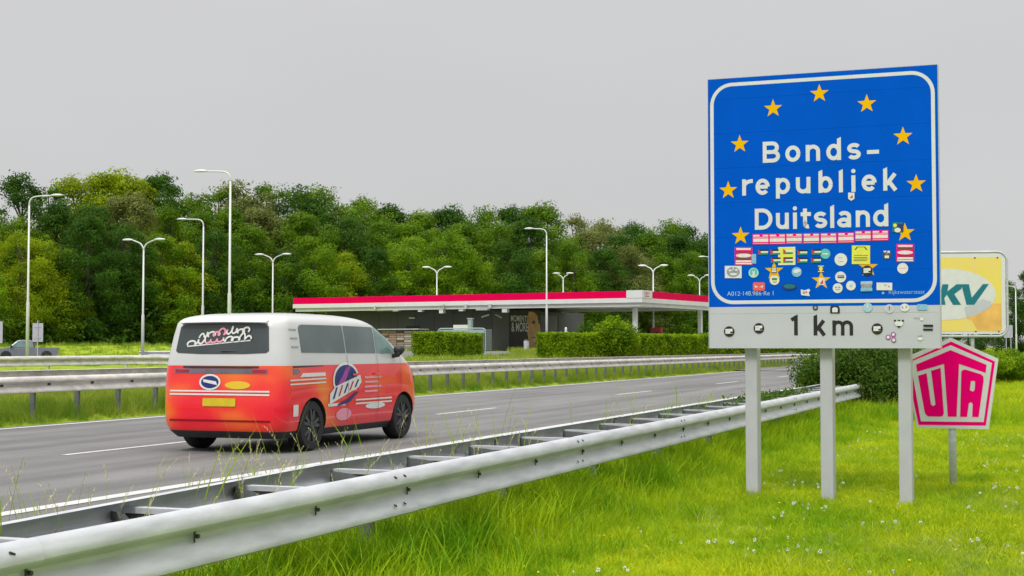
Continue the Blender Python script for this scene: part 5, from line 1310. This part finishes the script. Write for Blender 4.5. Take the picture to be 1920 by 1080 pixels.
mcol = ['yellow', 'mid', 'dark', 'dark', 'olive', 'mid', 'mid', 'mid', 'olive', 'mid', 'mid', 'dark', 'mid', 'bright', 'bright', 'mid', 'mid', 'dark', 'mid', 'olive', 'dark', 'mid', 'dark', 'dark']
for i, ((x, yt), col) in enumerate(zip(mid, mcol)):
    tree(x, zrow(x, 158, 226), yt, col, 'broad' if rng.random() < .7 else 'tall', f'{names[col]} tree behind the front row, {ORD[i]} from the left, {near(x)}', 'middle trees of the forest')
fr = [(-35, 465, 'bright', 'half out of the photo at the left edge'), (35, 432, 'yellow', 'behind the pickup truck, at the foot of the far left lamp'), (98, 452, 'yellow', 'directly right of the far left street lamp'),
      (165, 405, 'dark', 'between the far left lamp and the first double lamp'), (228, 418, 'dark', 'behind the first double-arm lamp, on its left'), (300, 440, 'bright', 'right of the first double-arm lamp'),
      (345, 452, 'yellow', 'behind the van, left of the two single-arm lamps'), (405, 430, 'dark', 'between the two single-arm lamps over the van'), (470, 425, 'mid', 'right of the tallest lamp above the van'),
      (535, 470, 'dark', 'right of the double lamp over the van roof'), (590, 440, 'bright', 'behind the left end of the red canopy'), (640, 470, 'yellow', 'bulging over the left third of the canopy'),
      (705, 468, 'dark', 'over the canopy, left of its middle lamp'), (765, 440, 'bright', 'just left of the lamp behind the middle of the canopy'), (838, 430, 'bright', 'with its crown bulging right behind the mid-canopy lamp'),
      (895, 478, 'bright', 'low, right of the mid-canopy lamp'), (955, 450, 'dark', 'left of the tall lamp in front of the canopy'), (1015, 470, 'mid', 'behind the tall lamp in front of the canopy'),
      (1075, 450, 'mid', 'behind the smallest double-arm lamp'), (1135, 465, 'dark', 'between the smallest lamp and the canopy corner'), (1185, 458, 'olive', 'just left of the lamp above the canopy corner'),
      (1240, 480, 'mid', 'just right of the lamp above the canopy corner'), (1290, 470, 'mid', 'above the right end of the canopy'), (1345, 480, 'dark', 'meeting the left edge of the blue sign')]
for x, yt, col, wh_ in fr:
    tree(x, zrow(x, 150, 212), yt, col, 'broad', f'{names[col]} front-row tree {wh_}', None, 1.02)
for x, yt, col, q_ in ((1420, 440, 'dark', 'first'), (1490, 455, 'mid', 'second'), (1560, 470, 'dark', 'third'), (1640, 482, 'mid', 'fourth'), (1720, 490, 'dark', 'fifth')):
    tree(x, 235, yt, col, 'broad', f'forest tree covered by the blue road sign, {q_} from the left', 'trees behind the blue sign')
tree(1815, 190, 545, 'dark', 'broad', 'low dark tree behind the lower half of the yellow billboard')
tree(1888, 185, 524, 'dark', 'broad', 'dark tree touching the right frame of the yellow billboard')
tree(1932, 180, 500, 'dark', 'tall', 'dark tree cut by the right edge of the photo')
tree(1990, 170, 520, 'mid', 'broad', 'tree just outside the right edge beyond the dark ones')

# shrubs and hedges
def shrub(name, label, cat, X, Y, W_, D__, H_, n, size, mat, nl=14, rz=0, group=None):
    lob = []
    for i in range(nl):
        a = rng.uniform(0, 6.28); r = math.sqrt(rng.random()); t_ = rng.random()
        lob.append((W_ / 2 * .72 * r * math.cos(a), D__ / 2 * .72 * r * math.sin(a), H_ * (.18 + .64 * t_ * (1 - .35 * r)), H_ * rng.uniform(.16, .28)))
    lob = np.array(lob); w_ = lob[:, 3] ** 2; k = rng.choice(nl, n, p=w_ / w_.sum()); d = sph(n)
    P = lob[k, :3] + d * (lob[k, 3] * (1 - rng.random(n) ** 2 * .6))[:, None] * np.array([W_ / H_ * .8, D__ / H_ * .8, 1]); P[:, 2] = np.maximum(P[:, 2], .02)
    me = leaves_mesh('foliage', P, d, size, mat, 1.0)
    t = thing(name, label, cat, (X, Y, gz(X, Y)), rz, group); link('foliage', me, t)
    mb = MB()
    for l in lob[::2]: mb.tube([(l[0] * .2, l[1] * .2, -.1), (l[0] * .6, l[1] * .6, l[2] * .5), (l[0], l[1], l[2])], [.03, .02, .008], BARK, 5)
    mb.build('stems', t)['kind'] = 'stuff'
    return t
def hedge(label, p0, p1, h, depth, n, size):
    p0, p1 = Vector(p0), Vector(p1); L_ = (p1 - p0).length; ang = math.atan2((p1 - p0).y, (p1 - p0).x)
    t = thing('hedge', label, 'hedge', (p0.x, p0.y, p0.z), ang)
    u = rng.random((n, 3)); f = rng.random(n); P = np.zeros((n, 3)); N = np.zeros((n, 3))
    top = f < .3; fr_ = (f >= .3) & (f < .82); en = f >= .82
    P[:, 0] = u[:, 0] * L_; P[:, 1] = u[:, 1] * depth; P[:, 2] = u[:, 2] * h
    P[top, 2] = h; N[top] = (0, 0, 1); P[fr_, 1] = np.where(rng.random(fr_.sum()) < .75, 0, depth); N[fr_] = (0, -1, .25)
    P[en, 0] = np.where(rng.random(en.sum()) < .5, 0, L_); N[en] = (-.8, -.3, .3)
    wob = .10 * np.sin(P[:, 0] * 2.1) + .08 * np.sin(P[:, 0] * 5.3 + 1)
    P[:, 1] += wob * (P[:, 2] / h) * .8; P[:, 2] += wob * .35 * (P[:, 2] / h); P += rng.normal(size=P.shape) * .05
    link('foliage', leaves_mesh('foliage', P, N, size, LEAF['hedge'], 1.0, .8), t)
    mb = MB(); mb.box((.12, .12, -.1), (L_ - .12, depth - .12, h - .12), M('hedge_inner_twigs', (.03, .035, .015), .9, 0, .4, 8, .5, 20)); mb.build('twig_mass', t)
def hpt(x, Y, y): p = at(x, Y, y); return (p.x, p.y, p.z)
p0 = at(838, 88, 673); p1 = at(905, 94, 671)
hedge('short clipped light green hedge between the van front and the shop wall', p0, p1, 46 / 2700 * 89, 2.2, 26000, .075)
p0 = at(1060, 88, 668); p1 = at(1352, 106, 662)
hedge('long clipped hedge running in front of the canopy columns', p0, p1, 40 / 2700 * 90, 2.0, 60000, .08)
p0 = at(1345, 108, 663); p1 = at(1700, 128, 661)
hedge('far continuation of the clipped hedge behind the blue sign posts', (p0.x + .3, p0.y + .2, p0.z), p1, 1.4, 2.0, 26000, .1)
pw = at(1158, 92, z=0); shrub('shrub', 'loose light green shrub growing up over the long hedge', 'shrub', pw.x, pw.y, 3.6, 2.0, 3.3, 8000, .085, LEAF['hedge'], 18)
pw = at(1098, 96, z=0); shrub('shrub', 'small wild shrub tip just left of the loose light green one', 'shrub', pw.x, pw.y, 1.4, 1.4, 2.8, 2400, .08, LEAF['mid'], 10)
pw = at(1610, 33.5, z=0); shrub('bush', 'dense dark bush swallowing the far end of the foreground guardrail', 'bush', pw.x, pw.y + .6, 2.9, 2.6, 2.1, 17000, .045, LEAF['bush'], 26)
pw = at(1700, 35.5, z=0); shrub('bush', 'dark bush directly behind the right post of the blue sign', 'bush', pw.x, pw.y, 2.3, 2.4, 1.95, 12000, .045, LEAF['bush'], 20)
pw = at(1540, 34, z=0); shrub('bush', 'lighter leafy bush leaning over the guardrail left of the dark bush', 'bush', pw.x + .05, pw.y + .3, 1.1, 1.4, 1.6, 3800, .045, LEAF['hedge'], 12)
for x, Y, W_, H_, lb in ((1800, 60, 4.2, 1.8, 'sunlit leafy hedge bush under the yellow billboard'), (1868, 62, 4.0, 1.85, 'sunlit leafy hedge bush below the right corner of the billboard'), (1935, 64, 4.2, 1.8, 'sunlit leafy bush cut by the right edge of the photo'), (1738, 58, 3.4, 1.75, 'leafy bush between the blue sign and the pink sign')):
    pw = at(x, Y, z=0); shrub('bush', lb, 'bush', pw.x, pw.y, W_, 2.6, H_, 9000, .07, LEAF['hedge'], 22)
# climbing shoots on the rail end
pw = rp(25.5, 4.7); P = np.column_stack([rng.normal(0, 1.5, 700), rng.normal(0, .12, 700), .57 + .14 + np.abs(rng.normal(0, .05, 700))])
me = leaves_mesh('creeper', P, np.tile((0, 0, 1.0), (700, 1)), .035, LEAF['bush'], 1.2)
o = link('creeper', me, None, (pw.x, pw.y, -.14)); o.rotation_euler = (0, 0, ROAD_ROT); o['kind'] = 'stuff'; o['label'] = 'green creeper shoots lying over the far part of the foreground guardrail'
# forest floor growth: one mass below the crowns
P = []; 
n = 60000; xs = rng.uniform(-60, 1420, n); Yc = zrow(xs, 146, 206) + rng.uniform(0, 24, n)
X = (xs - 960) / 2700 * Yc; Zg = ground(X, Yc) + rng.random(n) ** 1.6 * (3.2 + 1.3 * np.sin(X * .9) + np.sin(X * .37 + 2))
me = leaves_mesh('undergrowth', np.column_stack([X, Yc, np.maximum(Zg, ground(X, Yc))]), np.tile((0, -1, .4), (n, 1)), .24, LEAF['dark'], 1.0, 1.0)
o = link('undergrowth', me); o['kind'] = 'stuff'; o['label'] = 'dark undergrowth along the edge of the forest'

# ---------------------------------------------------------------- grass (instanced tufts)
def blade_tuft(name, n, rad, h, wd, bend, mat, seg=3):
    V = []; F = []
    for i in range(n):
        a = rng.uniform(0, 6.28); r = rad * math.sqrt(rng.random()); x0, y0 = r * math.cos(a), r * math.sin(a)
        hh = h * rng.uniform(.45, 1.15); lean = rng.uniform(0, 6.28); bl = bend * rng.uniform(.2, 1.3) * hh; f = rng.uniform(0, 3.14)
        wx, wy = math.cos(f) * wd / 2, math.sin(f) * wd / 2; b = len(V)
        for k in range(seg):
            t = k / seg; w_ = 1 - t * .55; ox, oy = math.cos(lean) * bl * t * t, math.sin(lean) * bl * t * t; z = hh * (t - .18 * bend * t * t)
            V += [(x0 + ox - wx * w_, y0 + oy - wy * w_, z), (x0 + ox + wx * w_, y0 + oy + wy * w_, z)]
        V.append((x0 + math.cos(lean) * bl, y0 + math.sin(lean) * bl, hh * (1 - .18 * bend)))
        for k in range(seg - 1): F.append((b + 2 * k, b + 2 * k + 1, b + 2 * k + 3, b + 2 * k + 2))
        F.append((b + 2 * seg - 2, b + 2 * seg - 1, b + 2 * seg))
    me = bpy.data.meshes.new(name); me.from_pydata(V, [], F); me.materials.append(mat); return me
def src(name, meshes):
    c_ = bpy.data.collections.new(name)
    for m in meshes: c_.objects.link(bpy.data.objects.new(m.name, m))
    return c_
def scatter(name, label, P, sc, coll, tilt=.12):
    n = len(P); me = bpy.data.meshes.new(name); me.vertices.add(n); me.vertices.foreach_set('co', np.asarray(P, 'f').ravel())
    a = me.attributes.new('rot', 'FLOAT_VECTOR', 'POINT'); r = np.column_stack([rng.normal(0, tilt, n), rng.normal(0, tilt, n), rng.uniform(0, 6.28, n)]); a.data.foreach_set('vector', r.astype('f').ravel())
    a = me.attributes.new('scl', 'FLOAT', 'POINT'); a.data.foreach_set('value', np.asarray(sc, 'f'))
    a = me.attributes.new('pick', 'INT', 'POINT'); a.data.foreach_set('value', rng.integers(0, 1000, n).astype('i'))
    o = link(name, me); o['kind'] = 'stuff'; o['label'] = label
    g = bpy.data.node_groups.new(name, 'GeometryNodeTree')
    g.interface.new_socket('Geometry', in_out='INPUT', socket_type='NodeSocketGeometry'); g.interface.new_socket('Geometry', in_out='OUTPUT', socket_type='NodeSocketGeometry')
    N = g.nodes; gi = N.new('NodeGroupInput'); go = N.new('NodeGroupOutput'); ip = N.new('GeometryNodeInstanceOnPoints'); ci = N.new('GeometryNodeCollectionInfo')
    ci.inputs['Collection'].default_value = coll; ci.inputs['Separate Children'].default_value = True; ci.inputs['Reset Children'].default_value = True
    def at_(nm, ty):
        q = N.new('GeometryNodeInputNamedAttribute'); q.data_type = ty; q.inputs['Name'].default_value = nm; return q.outputs['Attribute']
    K = g.links.new
    K(gi.outputs[0], ip.inputs['Points']); K(ci.outputs[0], ip.inputs['Instance']); ip.inputs['Pick Instance'].default_value = True
    K(at_('pick', 'INT'), ip.inputs['Instance Index']); K(at_('rot', 'FLOAT_VECTOR'), ip.inputs['Rotation']); K(at_('scl', 'FLOAT'), ip.inputs['Scale'])
    K(ip.outputs[0], go.inputs[0])
    md = o.modifiers.new('grass', 'NODES'); md.node_group = g
    return o
def pts_region(n, Y0, Y1, cond, xm=1.5, power=1.0):
    Y = Y0 + (Y1 - Y0) * rng.random(n) ** power; X = rng.uniform(-1, 1, n) * (.37 * Y + xm); s, D = to_road(X, Y)
    k = cond(s, D, X, Y); X, Y = X[k], Y[k]; return np.column_stack([X, Y, ground(X, Y) - .01])
short = src('short_tufts', [blade_tuft('tuft', 44, .12, .115, .0065, .8, GRASS) for _ in range(5)])
weedy = src('weedy_tufts', [blade_tuft('tuft', 34, .12, .055, .013, 1.5, GRASS, 2) for _ in range(3)])
tall = src('tall_tufts', [blade_tuft('tuft', 30, .14, .34, .009, .55, GRASS_TALL, 4) for _ in range(4)])
medi = src('median_tufts', [blade_tuft('tuft', 36, .22, .40, .010, .6, GRASS_MED, 3) for _ in range(4)])
coarse = src('coarse_tufts', [blade_tuft('tuft', 40, .5, .42, .028, .6, GRASS_MED, 2) for _ in range(3)])
verge = lambda s, D, X, Y: (D < 4.0)
def area_n(Y0, Y1, dens): return int(dens * (Y1 - Y0) * 2 * (.37 * (Y0 + Y1) / 2 + 1.5))
for nm, Y0, Y1, dens, sc0, lab in (('grass', 8.8, 17, 95, 1.0, 'short fresh green grass of the near verge'), ('grass', 17, 32, 42, 1.25, 'short green grass of the verge behind the sign posts'), ('grass', 32, 95, 9, 2.3, 'green grass of the distant right verge')):
    P = pts_region(area_n(Y0, Y1, dens), Y0, Y1, verge)
    q = .75 + .5 * (np.sin(P[:, 0] * 1.7 + 1) * np.sin(P[:, 1] * 1.1) + rng.normal(0, .25, len(P))); scatter(nm, lab, P, np.clip(sc0 * (q * .5 + .6), .5, 3.5), short)
P = pts_region(area_n(8.8, 24, 30), 8.8, 24, verge); scatter('ground_cover', 'low broad-leaved weeds and clover among the verge grass', P, rng.uniform(.6, 1.5, len(P)), weedy)
# tall grass along and under the near rail
n = 7500; s = rng.uniform(2, 62, n); D = rng.normal(4.45, .45, n); D = np.clip(D, 3.2, 5.7); p = np.array([tuple(rp(a, b)) for a, b in zip(s, D)]); p[:, 2] = ground(p[:, 0], p[:, 1]) - .01
scatter('tall_grass', 'taller dark green grass growing along and under the foreground guardrail', p, rng.uniform(.55, 1.25, n) * np.where(np.abs(D - 4.6) < .55, 1.15, .75), tall, .16)
n = 2600; s = rng.uniform(6, 40, n); D = 3.7 - 4 * rng.random(n) ** 2.2; p = np.array([tuple(rp(a, b)) for a, b in zip(s, D)]); p[:, 2] = ground(p[:, 0], p[:, 1]) - .01
scatter('tall_grass', 'scattered longer tufts in the near verge', p, rng.uniform(.25, .55, n) * np.where(D > 3.1, 1.25, .85), tall, .2)
# tall grass at bush foot and post feet
n = 600; X = rng.normal(8.3, 1.4, n); Y = rng.normal(31.6, .7, n); scatter('tall_grass', 'long grass at the foot of the dark bush', np.column_stack([X, Y, ground(X, Y)]), rng.uniform(.8, 1.5, n), tall)
# median
n = 15000; s = 6 + 100 * rng.random(n) ** 1.5; D = 17.85 + rng.random(n) ** .8 * 4.5; p = np.array([tuple(rp(a, b)) for a, b in zip(s, D)]); p[:, 2] = ground(p[:, 0], p[:, 1]) - .01
scatter('median_grass', 'rough grass of the median under the far guardrail', p, rng.uniform(.45, 1.15, n) * np.where(D < 18.05, .55, 1.0), medi)
n = 9000; s = 10 + 170 * rng.random(n) ** 1.2; D = rng.uniform(22, 34, n); p = np.array([tuple(rp(a, b)) for a, b in zip(s, D)]); p[:, 2] = ground(p[:, 0], p[:, 1]) - .02
scatter('median_grass', 'grass between the two far guardrails', p, rng.uniform(.35, .85, n), coarse)
n = 7000; X = rng.uniform(-75, 25, n); Y = rng.uniform(70, 150, n); k = ~((Y > 84) & (Y < 128) & (X < 0)) & (to_road(X, Y)[1] > 24); X, Y = X[k], Y[k]
scatter('meadow_grass', 'long light grass around the service area and on the bank', np.column_stack([X, Y, ground(X, Y) - .02]), rng.uniform(.5, 1.3, len(X)), coarse)
dry = src('dry_tufts', [blade_tuft('tuft', 36, .14, .13, .005, .9, STALK, 3) for _ in range(3)])
P = pts_region(8000, 9.5, 26, lambda s, D, X, Y: (D < 3.2) & (np.sin(X * 1.3 + .6) * np.sin(Y * .9 + 1.2) + .25 * np.sin(X * 4.1) + rng.normal(0, .35, len(X)) > .55 - .55 * ((X > 3) & (Y < 11.8))))
scatter('dry_grass', 'straw-coloured dry patches in the near verge', P, rng.uniform(.5, 1.1, len(P)), dry, .3)
# flowers
def clover():
    mb = MB(); mb.tube([(0, 0, 0), (.004, .002, .05), (.002, .004, .085)], .0018, GRASS, 4)
    for i in range(26):
        d = Vector(tuple(sph(1)[0])); c_ = Vector((.002, .004, .092)) + d * .008; a = d.cross(Vector((0, .3, 1))).normalized() * .0045; mb.add([c_ - a, c_ + a, c_ + d * .009], [(0, 1, 2)], PETAL)
    m = bpy.data.meshes.new('flower'); m.from_pydata([tuple(v) for v in mb.v], [], mb.f); [m.materials.append(q) for q in mb.mats]; m.polygons.foreach_set('material_index', mb.m); return m
def buttercup():
    mb = MB(); mb.tube([(0, 0, 0), (.01, 0, .10)], .0016, GRASS, 4)
    for i in range(5):
        a = 6.28 * i / 5; mb.add([(.01, 0, .10), (.01 + .010 * math.cos(a - .5), .010 * math.sin(a - .5), .106), (.01 + .010 * math.cos(a + .5), .010 * math.sin(a + .5), .106)], [(0, 1, 2)], YPETAL)
    m = bpy.data.meshes.new('flower'); m.from_pydata([tuple(v) for v in mb.v], [], mb.f); [m.materials.append(q) for q in mb.mats]; m.polygons.foreach_set('material_index', mb.m); return m
cl = src('clover', [clover() for _ in range(3)])
cen = pts_region(190, 10, 26, lambda s, D, X, Y: (D < 3.5) & (D > -9), 0); P = []
for c_ in cen:
    k = rng.integers(1, 8); P += [c_ + np.array([rng.normal(0, .16), rng.normal(0, .22), 0]) for _ in range(k)]
scatter('clover_flowers', 'small white clover flowers dotted through the verge grass', np.array(P), rng.uniform(.7, 1.3, len(P)), cl, .25)
P = pts_region(260, 10, 22, lambda s, D, X, Y: D < 3.6, 0); scatter('buttercups', 'tiny yellow flowers dotted through the verge grass', P, rng.uniform(.7, 1.2, len(P)), src('buttercup', [buttercup()]), .25)
# seeding grass stalks between and beside the near rails
def stalk(h):
    mb = MB(); lean = rng.uniform(0, 6.28); b = rng.uniform(.05, .22) * h
    pt = [(math.cos(lean) * b * t * t, math.sin(lean) * b * t * t, h * (t - .06 * t * t)) for t in np.linspace(0, 1, 8)]
    mb.tube(pt, [.0022] * 5 + [.0016, .0014, .0012], STALK, 4)
    top = Vector(pt[-1]); dr = (Vector(pt[-1]) - Vector(pt[-2])).normalized()
    droop = Vector((math.cos(lean), math.sin(lean), -.15))
    for i in range(22):
        t = i / 22; c_ = top - dr * .16 * (1 - t) + droop * .05 * t * t; d = (Vector(tuple(sph(1)[0])) * .8 + dr).normalized(); L_ = rng.uniform(.012, .026) * (1.2 - t * .5)
        a = d.cross(Vector((0, 0, 1))).normalized() * .0032; mb.add([c_ - a, c_ + a, c_ + d * L_ + a * .3, c_ + d * L_ - a * .3], [(0, 1, 2, 3)], SEED)
    for i in range(3):
        a = rng.uniform(0, 6.28); z0 = h * rng.uniform(.08, .35); L_ = rng.uniform(.18, .34); pts = [(math.cos(a) * L_ * t * .5, math.sin(a) * L_ * t * .5, z0 + L_ * (t - .45 * t * t)) for t in np.linspace(0, 1, 5)]
        nn = (-math.sin(a) * .004, math.cos(a) * .004); vs = []
        for k, q in enumerate(pts): w_ = 1 - k / 4.3; vs += [(q[0] - nn[0] * w_, q[1] - nn[1] * w_, q[2]), (q[0] + nn[0] * w_, q[1] + nn[1] * w_, q[2])]
        mb.add(vs, [(2 * k, 2 * k + 1, 2 * k + 3, 2 * k + 2) for k in range(4)], GRASS_TALL)
    m = bpy.data.meshes.new('stalk'); m.from_pydata([tuple(v) for v in mb.v], [], mb.f); [m.materials.append(q) for q in mb.mats]; m.polygons.foreach_set('material_index', mb.m); return m
stc = src('stalks', [stalk(h) for h in (.82, .92, .98, .88, 1.05, .78)])
s = np.concatenate([rng.uniform(5.0, 13, 190), rng.uniform(13, 30, 60)]); D = rng.uniform(4.45, 5.75, len(s)); p = np.array([tuple(rp(a, b)) for a, b in zip(s, D)]); p[:, 2] = ground(p[:, 0], p[:, 1]) - .01
scatter('seeding_grass', 'tall thin seeding grass stalks standing between the rails of the foreground guardrail', p, rng.uniform(.72, 1.08, len(s)), stc, .07)
P = pts_region(900, 10, 26, lambda s, D, X, Y: (D < 3.8) & (np.sin(X * .8 + 2) * np.sin(Y * .7) + rng.normal(0, .4, len(X)) > -.1), .5)
scatter('seeding_grass', 'short pale seed stalks scattered through the near verge', P, rng.uniform(.16, .40, len(P)), stc, .14)
n = 46; s = rng.uniform(5.2, 22, n); D = rng.uniform(4.5, 5.6, n); p = np.array([tuple(rp(a, b)) for a, b in zip(s, D)]); p[:, 2] = ground(p[:, 0], p[:, 1]) - .01
blady = src('long_blades', [blade_tuft('tuft', 6, .05, 1.12, .012, .34, GRASS_TALL, 6) for _ in range(4)])
scatter('long_grass', 'long green grass blades rising between the rails of the foreground guardrail', p, rng.uniform(.75, 1.1, n), blady, .06)
n = 70; X = rng.normal(8.6, 1.2, n); Y = rng.normal(30.8, .8, n); scatter('seeding_grass', 'pale seed stalks at the foot of the dark bush', np.column_stack([X, Y, ground(X, Y)]), rng.uniform(.5, .85, n), stc, .1)
